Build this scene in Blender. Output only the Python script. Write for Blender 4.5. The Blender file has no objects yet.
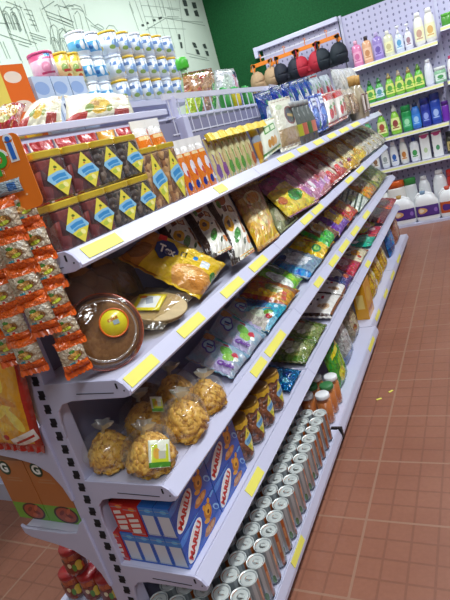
import bpy, math, random
from mathutils import Vector, Matrix, noise, Euler
sc = bpy.context.scene
COL = sc.collection
R = math.radians
rnd = random.Random(7)

# ---------------------------------------------------------------- camera
cd = bpy.data.cameras.new('camera')
cam = bpy.data.objects.new('camera', cd)
COL.objects.link(cam)
cam.location = (0, 0, 1.575)
cam.rotation_mode = 'QUATERNION'
cam.rotation_quaternion = (Matrix.Rotation(R(29.64), 4, 'Z') @ Matrix.Rotation(R(73.39), 4, 'X') @ Matrix.Rotation(R(-16.61), 4, 'Z')).to_quaternion()
cd.sensor_fit = 'HORIZONTAL'
cd.sensor_width = 36
cd.lens = 503.65 / 450 * 36
cd.clip_start = 0.02
sc.camera = cam
# ---------------------------------------------------------------- light
w = bpy.data.worlds.new('world')
sc.world = w
w.use_nodes = True
w.node_tree.nodes['Background'].inputs[0].default_value = (0.86, 0.92, 1.0, 1)
w.node_tree.nodes['Background'].inputs[1].default_value = 0.35
sc.view_settings.view_transform = 'Standard'
sc.view_settings.look = 'None'
sc.view_settings.gamma = 1
sc.view_settings.exposure = 0.16
try:
    sc.view_settings.use_curve_mapping = False
except Exception:
    pass


def area(name, loc, sx, sy, power, col=(1, 0.98, 0.95)):
    l = bpy.data.lights.new(name, 'AREA')
    l.shape = 'RECTANGLE'
    l.size = sx
    l.size_y = sy
    l.energy = power
    l.color = col
    o = bpy.data.objects.new(name, l)
    COL.objects.link(o)
    o.location = loc
    return o


LC = (.93, .97, 1.0)
area('ceiling_tube_light', (0.45, 1.4, 3.55), 0.25, 2.4, 78, LC)
area('ceiling_tube_light', (0.45, 4.8, 3.55), 0.25, 2.4, 88, LC)
area('ceiling_tube_light', (-2.0, 2.2, 3.55), 0.25, 2.4, 52, LC)
area('ceiling_tube_light', (-2.0, 5.2, 3.55), 0.25, 2.4, 48, LC)
area('ceiling_tube_light', (0.9, -1.3, 3.55), 0.25, 1.6, 55, LC)


# ---------------------------------------------------------------- materials
def lin(h):
    if isinstance(h, str):
        h = h.lstrip('#')
        c = [int(h[i:i + 2], 16) / 255 for i in (0, 2, 4)]
    else:
        c = h
    return tuple(((x + 0.055) / 1.055) ** 2.4 if x > 0.04045 else x / 12.92 for x in c) + (1,)


MC = {}


class NT:
    def __init__(s, m):
        s.t = m.node_tree
        s.n = s.t.nodes
        s.l = s.t.links

    def new(s, ty, **k):
        n = s.n.new(ty)
        for a, b in k.items():
            setattr(n, a, b)
        return n

    def link(s, a, b):
        s.l.new(a, b)

    def math(s, op, a, b=None, clamp=False):
        n = s.new('ShaderNodeMath', operation=op, use_clamp=clamp)
        for i, v in enumerate((a, b)):
            if v is None:
                continue
            if isinstance(v, (int, float)):
                n.inputs[i].default_value = v
            else:
                s.link(v, n.inputs[i])
        return n.outputs[0]

    def mix(s, fac, a, b):
        n = s.new('ShaderNodeMix', data_type='RGBA')
        for i, v in ((0, fac), (6, a), (7, b)):
            if isinstance(v, (int, float)):
                n.inputs[i].default_value = v
            elif isinstance(v, tuple):
                n.inputs[i].default_value = v
            else:
                s.link(v, n.inputs[i])
        return n.outputs[2]


def base_mat(name, rough=.5, metal=0, coat=0, alpha=1, spec=.5):
    m = bpy.data.materials.new(name)
    m.use_nodes = True
    p = m.node_tree.nodes['Principled BSDF']
    p.inputs['Roughness'].default_value = rough
    p.inputs['Metallic'].default_value = metal
    p.inputs['Coat Weight'].default_value = coat
    p.inputs['Coat Roughness'].default_value = .12
    p.inputs['Alpha'].default_value = alpha
    p.inputs['Specular IOR Level'].default_value = spec
    return m, p, NT(m)


def plain(name, col, rough=.5, metal=0, coat=0, alpha=1, var=0.06, scale=14, spec=.5):
    """one colour with a faint procedural variation"""
    if name in MC:
        return MC[name]
    m, p, t = base_mat(name, rough, metal, coat, alpha, spec)
    c = lin(col)
    if var:
        tc = t.new('ShaderNodeTexCoord')
        nz = t.new('ShaderNodeTexNoise')
        nz.inputs['Scale'].default_value = scale
        t.link(tc.outputs['Object'], nz.inputs['Vector'])
        d = tuple(x * (1 - var * 2.2) for x in c[:3]) + (1,)
        t.link(t.mix(nz.outputs[0], d, tuple(min(1, x * (1 + var)) for x in c[:3]) + (1,)), p.inputs['Base Color'])
    else:
        p.inputs['Base Color'].default_value = c
    MC[name] = m
    return m


def art(name, base, shapes=(), rough=.28, noise_=None, coat=.5, metal=0, alpha=1, bump=0):
    """printed artwork laid out in UV: ('e',u,v,ru,rv,colour[,rot]) ellipses, ('r',...) rectangles"""
    if name in MC:
        return MC[name]
    m, p, t = base_mat(name, rough, metal, coat, alpha)
    uv = t.new('ShaderNodeUVMap').outputs[0]
    cur = lin(base)
    if noise_:
        c2, scl, lo, hi = noise_
        nz = t.new('ShaderNodeTexNoise')
        nz.inputs['Scale'].default_value = scl
        nz.inputs['Detail'].default_value = 3
        t.link(uv, nz.inputs['Vector'])
        mr = t.new('ShaderNodeMapRange')
        mr.inputs[1].default_value = lo
        mr.inputs[2].default_value = hi
        t.link(nz.outputs[0], mr.inputs[0])
        cur = t.mix(mr.outputs[0], cur, lin(c2))
    for s in shapes:
        k, u, v, ru, rv, c = s[:6]
        rot = s[6] if len(s) > 6 else 0
        mp = t.new('ShaderNodeMapping', vector_type='TEXTURE')
        mp.inputs['Location'].default_value = (u, v, 0)
        mp.inputs['Rotation'].default_value = (0, 0, R(rot))
        mp.inputs['Scale'].default_value = (ru, rv, 1)
        t.link(uv, mp.inputs[0])
        sx = t.new('ShaderNodeSeparateXYZ')
        if k == 'e':
            ln = t.new('ShaderNodeVectorMath', operation='LENGTH')
            t.link(mp.outputs[0], ln.inputs[0])
            f = t.math('LESS_THAN', ln.outputs['Value'], 1)
        elif k == 'd':
            ab = t.new('ShaderNodeVectorMath', operation='ABSOLUTE')
            t.link(mp.outputs[0], ab.inputs[0])
            t.link(ab.outputs[0], sx.inputs[0])
            f = t.math('LESS_THAN', t.math('ADD', sx.outputs[0], sx.outputs[1]), 1)
        else:
            ab = t.new('ShaderNodeVectorMath', operation='ABSOLUTE')
            t.link(mp.outputs[0], ab.inputs[0])
            t.link(ab.outputs[0], sx.inputs[0])
            f = t.math('LESS_THAN', t.math('MAXIMUM', sx.outputs[0], sx.outputs[1]), 1)
        cur = t.mix(f, cur, lin(c))
    if name.startswith('p_') and name[2:] not in ('oval', 'wsc', 'wh', 'rolls', 'cream', 'suna', 'sunb', 'sunc', 'straw', 'blue', 'ggz', 'quio', 'quio_b'):      # small print and pictures too fine to draw one by one
        vo = t.new('ShaderNodeTexVoronoi')
        vo.inputs['Scale'].default_value = 13
        t.link(uv, vo.inputs['Vector'])
        n3 = t.new('ShaderNodeTexNoise')
        n3.inputs['Scale'].default_value = 5
        t.link(uv, n3.inputs['Vector'])
        sv = t.new('ShaderNodeSeparateXYZ')
        t.link(vo.outputs['Color'], sv.inputs[0])
        hs = t.new('ShaderNodeHueSaturation')
        hs.inputs['Saturation'].default_value = 1.15
        t.link(t.math('ADD', t.math('MULTIPLY', sv.outputs[0], .10), .45), hs.inputs['Hue'])
        t.link(t.math('ADD', t.math('MULTIPLY', sv.outputs[1], .75), .50), hs.inputs['Value'])
        if isinstance(cur, tuple):
            hs.inputs['Color'].default_value = cur
        else:
            t.link(cur, hs.inputs['Color'])
        f = t.math('MULTIPLY', t.math('GREATER_THAN', n3.outputs[0], .47), .8)
        cur = t.mix(f, cur, hs.outputs[0])
    if isinstance(cur, tuple):
        p.inputs['Base Color'].default_value = cur
    else:
        t.link(cur, p.inputs['Base Color'])
    if bump:
        nz = t.new('ShaderNodeTexNoise')
        nz.inputs['Scale'].default_value = 11
        nz.inputs['Detail'].default_value = 2.5
        t.link(uv, nz.inputs['Vector'])
        bp = t.new('ShaderNodeBump')
        bp.inputs['Strength'].default_value = bump
        bp.inputs['Distance'].default_value = .035
        t.link(nz.outputs[0], bp.inputs['Height'])
        t.link(bp.outputs[0], p.inputs['Normal'])
    MC[name] = m
    return m


def food(name, a, b, scale=60, rough=.45, c=None, bump=.6):
    """lumpy food seen through a pack: voronoi pieces in two or three tones"""
    if name in MC:
        return MC[name]
    m, p, t = base_mat(name, rough, 0, .1)
    tc = t.new('ShaderNodeTexCoord')
    vo = t.new('ShaderNodeTexVoronoi')
    vo.inputs['Scale'].default_value = scale
    t.link(tc.outputs['Object'], vo.inputs['Vector'])
    mr = t.new('ShaderNodeSeparateXYZ')
    t.link(vo.outputs['Color'], mr.inputs[0])
    cur = t.mix(mr.outputs[0], lin(a), lin(b))
    if c:
        cur = t.mix(t.math('GREATER_THAN', mr.outputs[1], .72), cur, lin(c))
    t.link(cur, p.inputs['Base Color'])
    bp = t.new('ShaderNodeBump')
    bp.inputs['Strength'].default_value = bump
    bp.inputs['Distance'].default_value = .01
    bp.invert = True
    t.link(vo.outputs['Distance'], bp.inputs['Height'])
    t.link(bp.outputs[0], p.inputs['Normal'])
    MC[name] = m
    return m


def clear(name, tint='#ffffff', a=.05, rough=.1, spec=.9, dif=.25):
    """thin clear plastic film: mostly transparent with glossy highlights"""
    if name in MC:
        return MC[name]
    m = bpy.data.materials.new(name)
    m.use_nodes = True
    t = NT(m)
    t.n.remove(t.n['Principled BSDF'])
    out = t.n['Material Output']
    tr = t.new('ShaderNodeBsdfTransparent')
    tr.inputs[0].default_value = lin(tint)
    gl = t.new('ShaderNodeBsdfGlossy')
    gl.inputs['Roughness'].default_value = rough
    gl.inputs['Color'].default_value = (spec, spec, spec, 1)
    df = t.new('ShaderNodeBsdfDiffuse')
    df.inputs[0].default_value = lin(tint)
    ms = t.new('ShaderNodeMixShader')
    ms.inputs[0].default_value = dif
    t.link(gl.outputs[0], ms.inputs[1])
    t.link(df.outputs[0], ms.inputs[2])
    tc = t.new('ShaderNodeTexCoord')
    nz = t.new('ShaderNodeTexNoise')
    nz.inputs['Scale'].default_value = 35
    t.link(tc.outputs['Object'], nz.inputs['Vector'])
    bp = t.new('ShaderNodeBump')
    bp.inputs['Strength'].default_value = .5
    bp.inputs['Distance'].default_value = .006
    t.link(nz.outputs[0], bp.inputs['Height'])
    t.link(bp.outputs[0], gl.inputs['Normal'])
    lw = t.new('ShaderNodeLayerWeight')
    lw.inputs[0].default_value = .25
    f = t.math('ADD', t.math('MULTIPLY', lw.outputs['Facing'], .30), a)
    m2 = t.new('ShaderNodeMixShader')
    t.link(f, m2.inputs[0])
    t.link(tr.outputs[0], m2.inputs[1])
    t.link(ms.outputs[0], m2.inputs[2])
    t.link(m2.outputs[0], out.inputs[0])
    MC[name] = m
    return m


# ---------------------------------------------------------------- object helpers
def tag(o, label=None, cat=None, group=None, kind=None):
    if label: o['label'] = label
    if cat: o['category'] = cat
    if group: o['group'] = group
    if kind: o['kind'] = kind
    return o


def empty(name, loc=(0, 0, 0), rz=0):
    o = bpy.data.objects.new(name, None)
    COL.objects.link(o)
    o.empty_display_size = .05
    o.location = loc
    o.rotation_euler = (0, 0, rz)
    return o


def mk(name, V, F, mat, parent=None, smooth=False, uvs=None, loc=None):
    me = bpy.data.meshes.new(name)
    me.from_pydata([tuple(v) for v in V], [], F)
    mats = mat if isinstance(mat, (list, tuple)) else [mat]
    for m in mats:
        me.materials.append(m)
    if smooth:
        me.polygons.foreach_set('use_smooth', [True] * len(me.polygons))
    if uvs:
        l = me.uv_layers.new(name='UVMap')
        for lp in me.loops:
            l.data[lp.index].uv = uvs[lp.vertex_index]
    me.update()
    o = bpy.data.objects.new(name, me)
    COL.objects.link(o)
    if parent: o.parent = parent
    if loc: o.location = loc
    return o


class MB:
    """collects boxes, tubes and prisms of ONE part"""

    def __init__(s):
        s.V = []
        s.F = []
        s.U = []

    def add(s, V, F, U=None):
        b = len(s.V)
        s.V += [tuple(v) for v in V]
        s.F += [tuple(i + b for i in f) for f in F]
        s.U += U if U else [(0, 0)] * len(V)
        return s

    def box(s, c, d, M=None):
        x, y, z = (q / 2 for q in d)
        V = [Vector((i * x, j * y, k * z)) for i in (-1, 1) for j in (-1, 1) for k in (-1, 1)]
        if M: V = [M @ v for v in V]
        V = [v + Vector(c) for v in V]
        return s.add(V, [(0, 1, 3, 2), (4, 6, 7, 5), (0, 4, 5, 1), (2, 3, 7, 6), (0, 2, 6, 4), (1, 5, 7, 3)])

    def b2(s, a, b):
        return s.box([(p + q) / 2 for p, q in zip(a, b)], [abs(p - q) for p, q in zip(a, b)])

    def tube(s, pts, r, n=8, cap=True):
        pts = [Vector(p) for p in pts]
        b = []
        up = None
        for i, p in enumerate(pts):
            d = (pts[min(i + 1, len(pts) - 1)] - pts[max(i - 1, 0)]).normalized()
            if up is None:
                up = Vector((0, 0, 1)) if abs(d.z) < .9 else Vector((1, 0, 0))
            a = d.cross(up).normalized()
            c = a.cross(d).normalized()
            up = c
            rr = r[i] if isinstance(r, (list, tuple)) else r
            b.append([p + a * rr * math.cos(2 * math.pi * k / n) + c * rr * math.sin(2 * math.pi * k / n) for k in range(n)])
        V = [v for q in b for v in q]
        F = []
        for i in range(len(pts) - 1):
            for k in range(n):
                F.append((i * n + k, i * n + (k + 1) % n, (i + 1) * n + (k + 1) % n, (i + 1) * n + k))
        if cap:
            F.append(tuple(range(n))[::-1])
            F.append(tuple((len(pts) - 1) * n + k for k in range(n)))
        return s.add(V, F)

    def prism(s, poly, y0, y1):
        """poly in (x,z), extruded along y"""
        n = len(poly)
        V = [(x, y0, z) for x, z in poly] + [(x, y1, z) for x, z in poly]
        F = [tuple(range(n))[::-1], tuple(range(n, 2 * n))] + [(k, (k + 1) % n, n + (k + 1) % n, n + k) for k in range(n)]
        return s.add(V, F)

    def build(s, name, mat, parent=None, smooth=False, loc=None, bevel=0):
        o = mk(name, s.V, s.F, mat, parent, smooth, s.U, loc)
        if bevel:
            m = o.modifiers.new('bevel', 'BEVEL')
            m.width = bevel
            m.segments = 2
            m.limit_method = 'ANGLE'
        return o


def lathe(name, prof, mat, parent=None, n=24, sx=1, sy=1, loc=None, a0=0, smooth=True, closed=True):
    """profile of (r,z); uv u round the body, v up"""
    V = []
    U = []
    z0, z1 = min(p[1] for p in prof), max(p[1] for p in prof)
    for r, z in prof:
        for k in range(n + 1):
            a = 2 * math.pi * k / n + a0
            V.append((r * sx * math.cos(a), r * sy * math.sin(a), z))
            U.append((k / n, (z - z0) / max(1e-6, z1 - z0)))
    F = []
    for i in range(len(prof) - 1):
        for k in range(n):
            a, b = i * (n + 1) + k, (i + 1) * (n + 1) + k
            F.append((a, a + 1, b + 1, b))
    if closed:
        if prof[0][0] > 1e-5: F.append(tuple(range(n))[::-1])
        if prof[-1][0] > 1e-5: F.append(tuple((len(prof) - 1) * (n + 1) + k for k in range(n)))
    o = mk(name, V, F, mat, parent, smooth, U, loc)
    if smooth:
        for pl in o.data.polygons:
            if len(pl.vertices) > 4: pl.use_smooth = False
    return o


def rbox(name, d, r, mat, parent=None, loc=None, seg=4, top=.004):
    """upright rounded-corner box standing at z=0; front(+x) face has u along +y, v up"""
    x, y, z = d[0] / 2, d[1] / 2, d[2]
    ring = []
    for cx, cy, a0 in ((x - r, y - r, 0), (-x + r, y - r, 90), (-x + r, -y + r, 180), (x - r, -y + r, 270)):
        for k in range(seg + 1):
            a = R(a0 + 90 * k / seg)
            ring.append((cx + r * math.cos(a), cy + r * math.sin(a), math.cos(a), math.sin(a)))
    n = len(ring)
    V = []
    U = []
    for zz, ins in ((0, top), (top, 0), (z - top, 0), (z, top)):
        for p in ring:
            V.append((p[0] - p[2] * ins, p[1] - p[3] * ins, zz))
            U.append(((p[1] + y) / (2 * y), zz / z))
    F = [tuple(range(n))[::-1], tuple(range(3 * n, 4 * n))]
    for i in range(3):
        for k in range(n):
            F.append((i * n + k, i * n + (k + 1) % n, (i + 1) * n + (k + 1) % n, (i + 1) * n + k))
    return mk(name, V, F, mat, parent, False, U, loc)


def pillow(name, C4, thick, mat, parent=None, nx=14, ny=14, wr=.12, seed=0, px=.55, pinch=.05, flatback=.5, loc=None, u0=0, u1=1, v0=0, v1=1, off=0):
    """sealed film bag between four corners TL,TR,BR,BL; puffed along its own normal"""
    TL, TR, BR, BL = [Vector(c) for c in C4]
    org = (TL + TR + BR + BL) / 4
    nrm = (TR - TL + BR - BL).cross(TL - BL + TR - BR).normalized()
    V = []
    U = []
    F = []
    W = ((TR - TL).length + (BR - BL).length) / 2
    for side in (1, -1):
        for j in range(ny + 1):
            for i in range(nx + 1):
                u = u0 + (u1 - u0) * i / nx
                v = v0 + (v1 - v0) * j / ny
                p = (BL.lerp(BR, u)).lerp(TL.lerp(TR, u), v)
                a = max(0, 1 - abs(2 * u - 1) ** 2.2) ** px
                b = max(0, 1 - abs(2 * v - 1) ** 2.6) ** px
                h = a * b
                cen = (BL.lerp(BR, .5)).lerp(TL.lerp(TR, .5), v)
                p = p.lerp(cen, pinch * b)
                q = Vector((u * 3.1 + seed * 7.3, v * 3.1 + seed * 1.7, side * 2.0))
                wv = noise.noise(q * 1.6) * .6 + noise.noise(q * 3.7) * .5 + noise.noise(Vector((u * 9 + seed, v * 2.2, side))) * .3
                ht = thick * .5 * h * (1 + wr * 2.4 * wv) + (1 - b) * wr * thick * .25 * math.sin(u * 31 + seed)
                k = 1 if side == 1 else flatback
                V.append(p + nrm * side * k * ht + nrm * off - org)
                U.append((u, v))
    n1 = (nx + 1) * (ny + 1)
    for side in (0, 1):
        for j in range(ny):
            for i in range(nx):
                a = side * n1 + j * (nx + 1) + i
                f = (a, a + 1, a + nx + 2, a + nx + 1)
                F.append(f if side == 0 else f[::-1])
    for i in range(nx):
        for j0 in (0, ny):
            a = j0 * (nx + 1) + i
            f = (a, a + 1, n1 + a + 1, n1 + a)
            F.append(f if j0 else f[::-1])
    for j in range(ny):
        for i0 in (0, nx):
            a = j * (nx + 1) + i0
            f = (a, a + nx + 1, n1 + a + nx + 1, n1 + a)
            F.append(f if i0 == 0 else f[::-1])
    o = mk(name, V, F, mat, parent, True, U, org if loc is None else loc)
    return o


def seal(C4, end, mat, parent, org, wid=.09, seed=0):
    """flat crimped strip along the top or the bottom of a bag"""
    TL, TR, BR, BL = [Vector(c) for c in C4]
    nrm = (TR - TL + BR - BL).cross(TL - BL + TR - BR).normalized()
    a, b = (TL, TR) if end == 't' else (BL, BR)
    dv = ((TL - BL) + (TR - BR)) / 2 * (1 if end == 't' else -1)
    V = []
    n = 24
    for s in (1, -1):
        for i in range(n + 1):
            e = a.lerp(b, i / n)
            wob = nrm * math.sin(i * 1.9 + seed) * .0015
            zz = .012 if i % 2 else 0
            V.append(e - dv * .02 + wob + nrm * s * .0012 - org)
            V.append(e + dv * (wid + zz * .6) + wob * 2 + nrm * s * .0012 - org)
    F = []
    m = 2 * (n + 1)
    for i in range(n):
        k = 2 * i
        F.append((k, k + 2, k + 3, k + 1))
        F.append((m + k, m + k + 1, m + k + 3, m + k + 2))
        F.append((k + 1, k + 3, m + k + 3, m + k + 1))
    U = [(q / len(V), (q % 2)) for q in range(len(V))]
    return mk('seal', V, F, mat, parent, False, U)


def text(s, size, mat, parent, M, ext=.0006, name='lettering', bold=0):
    cu = bpy.data.curves.new(name, 'FONT')
    cu.body = s
    cu.size = size
    cu.extrude = ext
    cu.offset = bold
    cu.align_x = 'CENTER'
    cu.align_y = 'CENTER'
    cu.materials.append(mat)
    t_ = bpy.data.objects.new(name, cu)
    COL.objects.link(t_)
    bpy.context.view_layer.update()
    me = bpy.data.meshes.new_from_object(t_.evaluated_get(bpy.context.evaluated_depsgraph_get()))
    bpy.data.objects.remove(t_)
    bpy.data.curves.remove(cu)
    me.name = name
    o = bpy.data.objects.new(name, me)
    COL.objects.link(o)
    o.parent = parent
    o.matrix_local = M
    return o


def frame(o, x, up):
    """matrix with local x along x, y along up, z towards the reader"""
    x = Vector(x).normalized()
    up = (Vector(up) - Vector(up).dot(x) * x).normalized()
    z = x.cross(up)
    M = Matrix((x, up, z)).transposed().to_4x4()
    M.translation = Vector(o)
    return M


def copy_tree(o, parent=None):
    c = o.copy()
    COL.objects.link(c)
    c.parent = parent
    for ch in list(o.children):
        d = ch.copy()
        COL.objects.link(d)
        d.parent = c
        for g in ch.children:
            e = g.copy()
            COL.objects.link(e)
            e.parent = d
    return c


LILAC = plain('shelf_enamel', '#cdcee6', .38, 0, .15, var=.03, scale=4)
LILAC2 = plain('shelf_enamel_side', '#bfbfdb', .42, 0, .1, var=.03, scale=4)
GOLD = plain('gold_foil', '#e9c73e', .24, .4, .6, var=.12, scale=60)
WHITE = plain('white_plastic', '#eef0f2', .35, 0, .2, var=.02)
BLACKM = plain('black_plastic', '#15161a', .4)
YTAG = plain('yellow_price_card', '#f0e86a', .5, var=.04)
STEEL = plain('can_aluminium', '#d3dad6', .34, .2, .3, var=.05, scale=80)
WIRE = plain('white_wire', '#d9d8e6', .35, .1)
FILM = clear('clear_film')
# ---------------------------------------------------------------- room
def floor_mat():
    m, p, t = base_mat('terracotta_tile', .36)
    tc = t.new('ShaderNodeTexCoord')
    s = t.new('ShaderNodeSeparateXYZ')
    t.link(tc.outputs['Object'], s.inputs[0])

    def line(sock, off, size, wd):
        f = t.math('FRACT', t.math('DIVIDE', t.math('ADD', sock, off), size))
        e = t.math('MINIMUM', f, t.math('SUBTRACT', 1.0, f))
        return t.math('LESS_THAN', e, wd / size / 2)
    T = .3715
    g = t.math('MAXIMUM', line(s.outputs[0], .574 + 20 * T, T, .010), line(s.outputs[1], -1.240 + 20 * T, T, .010))
    q = t.math('MAXIMUM', line(s.outputs[0], .574 + 20 * T, T / 4, .009), line(s.outputs[1], -1.240 + 20 * T, T / 4, .009))
    nz = t.new('ShaderNodeTexNoise')
    nz.inputs['Scale'].default_value = 2.2
    nz.inputs['Detail'].default_value = 6
    t.link(tc.outputs['Object'], nz.inputs['Vector'])
    n2 = t.new('ShaderNodeTexNoise')
    n2.inputs['Scale'].default_value = 60
    t.link(tc.outputs['Object'], n2.inputs['Vector'])
    tile = t.mix(nz.outputs[0], lin('#84513e'), lin('#a8745e'))
    tile = t.mix(t.math('MULTIPLY', n2.outputs[0], .35), tile, lin('#6f4130'))
    c = t.mix(t.math('MULTIPLY', q, .34), tile, lin('#6a4434'))
    c = t.mix(t.math('MULTIPLY', g, .58), c, lin('#a88670'))
    t.link(c, p.inputs['Base Color'])
    bp = t.new('ShaderNodeBump')
    bp.inputs['Strength'].default_value = .5
    bp.inputs['Distance'].default_value = .004
    bp.invert = True
    t.link(t.math('MAXIMUM', g, q), bp.inputs['Height'])
    t.link(bp.outputs[0], p.inputs['Normal'])
    return m


def peg_mat():
    m, p, t = base_mat('pegboard', .5)
    tc = t.new('ShaderNodeTexCoord')
    s = t.new('ShaderNodeSeparateXYZ')
    t.link(tc.outputs['Object'], s.inputs[0])
    fx = t.math('SUBTRACT', t.math('FRACT', t.math('DIVIDE', t.math('ADD', s.outputs[0], 5), .066)), .5)
    fz = t.math('SUBTRACT', t.math('FRACT', t.math('DIVIDE', s.outputs[2], .066)), .5)
    d = t.math('SQRT', t.math('ADD', t.math('MULTIPLY', fx, fx), t.math('MULTIPLY', t.math('MULTIPLY', fz, fz), .45)))
    t.link(t.mix(t.math('LESS_THAN', d, .15), lin('#c3c1dd'), lin('#7a7a9c')), p.inputs['Base Color'])
    return m


FL = floor_mat()
PEG = peg_mat()


def struct(name, a, b, mat):
    m = MB()
    m.b2(a, b)
    return tag(m.build(name, mat), kind='structure')


struct('floor', (-3.0, -2.5, -.1), (3.2, 7.0, 0), FL)
GREEN = plain('green_wall_paint', '#1b5a30', .8, var=.25, scale=60, spec=.2)
struct('wall_far', (-3.1, 6.92, 0), (3.2, 7.02, 3.75), GREEN)
MURALW = plain('mural_wallpaper', '#c6d6c4', .7, var=.02, scale=2)
struct('wall_left', (-3.1, -2.5, 0), (-2.97, 6.92, 3.75), MURALW)
PLAS = plain('painted_plaster', '#8f9290', .8)
struct('wall_right', (3.2, -2.5, 0), (3.3, 7.02, 3.75), plain('dark_unseen_wall', '#6a6c74', .8))  # unseen right and back walls coloured dark to cut bounced fill light
struct('wall_back', (-3.1, -2.6, 0), (3.3, -2.5, 3.75), MC['dark_unseen_wall'])
struct('ceiling', (-3.1, -2.6, 3.75), (3.3, 7.02, 3.85), MC['painted_plaster'])

# mural line drawing on the left wall: streets of old buildings
MURAL = [[(3.25,2.98),(3.24,2.78),(3.26,2.58)],[(3.18,2.84),(3.25,2.84)],[(3.14,2.76),(3.27,2.73),(3.44,2.70)],[(3.25,2.92),(3.31,2.96),(3.36,2.96),(3.37,2.79)],[(3.34,2.94),(3.40,2.97),(3.44,2.95),(3.42,2.78)],[(3.26,2.91),(3.26,2.78)],[(3.38,2.93),(3.36,2.79)],[(3.33,3.00),(3.48,2.97)],[(3.42,3.01),(3.43,2.78),(3.43,2.70)],[(3.52,3.02),(3.55,2.80)],[(3.46,2.79),(3.63,2.76)],[(3.46,2.77),(3.63,2.74)],[(3.46,2.75),(3.57,2.73)],[(3.49,2.96),(3.57,2.96),(3.57,2.80)],[(3.50,2.93),(3.57,2.92)],[(3.51,2.89),(3.57,2.88)],[(3.51,2.85),(3.57,2.85)],[(3.24,2.77),(3.50,2.71)],[(3.30,2.70),(3.40,2.68)],[(3.72,3.05),(3.75,2.91),(3.74,2.80),(3.72,2.72)],[(3.74,2.97),(4.03,2.92),(4.06,2.91)],[(3.73,2.94),(4.01,2.89)],[(3.73,2.92),(4.03,2.86)],[(3.66,2.71),(3.73,2.85),(3.78,2.87),(3.81,2.85),(3.76,2.72)],[(3.78,2.73),(3.82,2.83),(3.88,2.85),(3.91,2.83),(3.86,2.72)],[(3.87,2.73),(3.91,2.82),(3.97,2.84),(4.01,2.83)],[(3.70,2.98),(3.89,3.06)],[(3.87,3.02),(3.92,3.04),(3.93,2.99)],[(3.99,3.02),(4.07,3.05),(4.13,3.04)],[(3.12,2.71),(3.13,2.59)],[(3.15,2.71),(3.16,2.59)],[(3.89,2.95),(4.04,2.91)],[(3.87,2.92),(4.03,2.88)],[(3.76,2.68),(3.82,2.80),(3.88,2.84),(3.91,2.81),(3.85,2.70)],[(3.88,2.70),(3.92,2.79),(3.98,2.82),(4.00,2.79)],[(4.04,3.00),(4.03,2.81),(4.02,2.67)],[(4.09,3.02),(4.19,3.03),(4.25,3.01),(4.25,2.83),(4.24,2.72)],[(4.11,2.98),(4.16,3.01),(4.18,2.98),(4.13,2.75)],[(4.09,2.97),(4.06,2.73)],[(4.25,2.97),(4.35,2.90),(4.54,2.85)],[(4.29,3.08),(4.27,2.98)],[(4.29,2.90),(4.53,2.83)],[(4.35,2.90),(4.41,2.92),(4.47,2.90),(4.48,2.88)],[(4.51,2.88),(4.58,2.92),(4.66,2.92),(4.70,2.87),(4.70,2.79)],[(4.52,2.84),(4.61,2.88),(4.66,2.84)],[(4.53,2.83),(4.54,2.72)],[(4.39,2.86),(4.38,2.73)],[(5.08,3.19),(5.10,3.07)],[(4.04,3.03),(4.15,3.06),(4.23,3.05),(4.25,3.01)],[(4.00,3.08),(4.04,3.00)],[(4.22,2.71),(4.54,2.70)],[(4.23,2.79),(4.55,2.77)],[(3.93,3.03),(4.05,3.02)],[(5.20,3.21),(5.23,2.99)],[(5.46,3.23),(5.49,3.04)],[(5.71,3.26),(5.71,3.08)],[(5.80,3.27),(5.79,3.11)],[(5.25,2.92),(5.77,3.08),(6.14,3.08),(6.76,3.11)],[(5.81,3.10),(6.11,3.12)],[(5.87,3.19),(6.16,3.20)],[(6.24,3.32),(6.04,2.72)],[(6.14,3.08),(6.80,3.07)],[(5.07,3.16),(5.10,2.91)],[(6.03,2.71),(6.59,2.66)],[(6.09,2.67),(6.64,2.63)],[(6.00,3.29),(5.99,3.12)],[(6.36,2.84),(6.33,2.83)]]
MWIN = [[(6.32,3.33),(6.43,3.34),(6.43,3.27),(6.33,3.26)],[(6.31,3.23),(6.40,3.24),(6.40,3.16),(6.32,3.15)],[(6.57,3.33),(6.69,3.34),(6.69,3.27),(6.58,3.26)],[(6.57,3.23),(6.68,3.25),(6.69,3.17),(6.58,3.17)],[(6.27,2.84),(6.36,2.84),(6.38,2.78),(6.29,2.78)],[(6.31,2.76),(6.39,2.76),(6.41,2.70),(6.32,2.70)],[(6.56,2.83),(6.65,2.84),(6.67,2.78),(6.58,2.78)],[(6.58,2.75),(6.67,2.75),(6.67,2.69),(6.60,2.69)],[(5.18,2.97),(5.23,2.98),(5.24,2.96),(5.19,2.95)],[(5.30,3.00),(5.34,3.01),(5.35,2.99),(5.30,2.98)],[(5.45,3.04),(5.51,3.05),(5.52,3.03),(5.46,3.02)],[(5.59,3.07),(5.68,3.09),(5.68,3.07),(5.60,3.05)],[(5.96,2.92),(6.01,2.92),(5.99,2.86),(5.94,2.86)],[(5.95,2.83),(6.00,2.83),(5.98,2.76),(5.93,2.76)]]

INK = plain('mural_ink', '#7d8e80', .8, var=0)
INKD = plain('mural_dark_ink', '#33413a', .8, var=0)
mb = MB()
for pl_ in MURAL:
    for (y0, z0), (y1, z1) in zip(pl_, pl_[1:]):
        d = Vector((0, y1 - y0, z1 - z0))
        if d.length < 1e-3: continue
        n = Vector((0, -d.z, d.y)).normalized() * .0034
        a, b = Vector((-2.968, y0, z0)), Vector((-2.968, y1, z1))
        mb.add([a - n, b - n, b + n, a + n], [(0, 1, 2, 3)])
def seg(y0, z0, y1, z1, wd=.003):
    d = Vector((0, y1 - y0, z1 - z0))
    n = Vector((0, -d.z, d.y)).normalized() * wd
    a, b = Vector((-2.968, y0, z0)), Vector((-2.968, y1, z1))
    mb.add([a - n, b - n, b + n, a + n], [(0, 1, 2, 3)])


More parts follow.
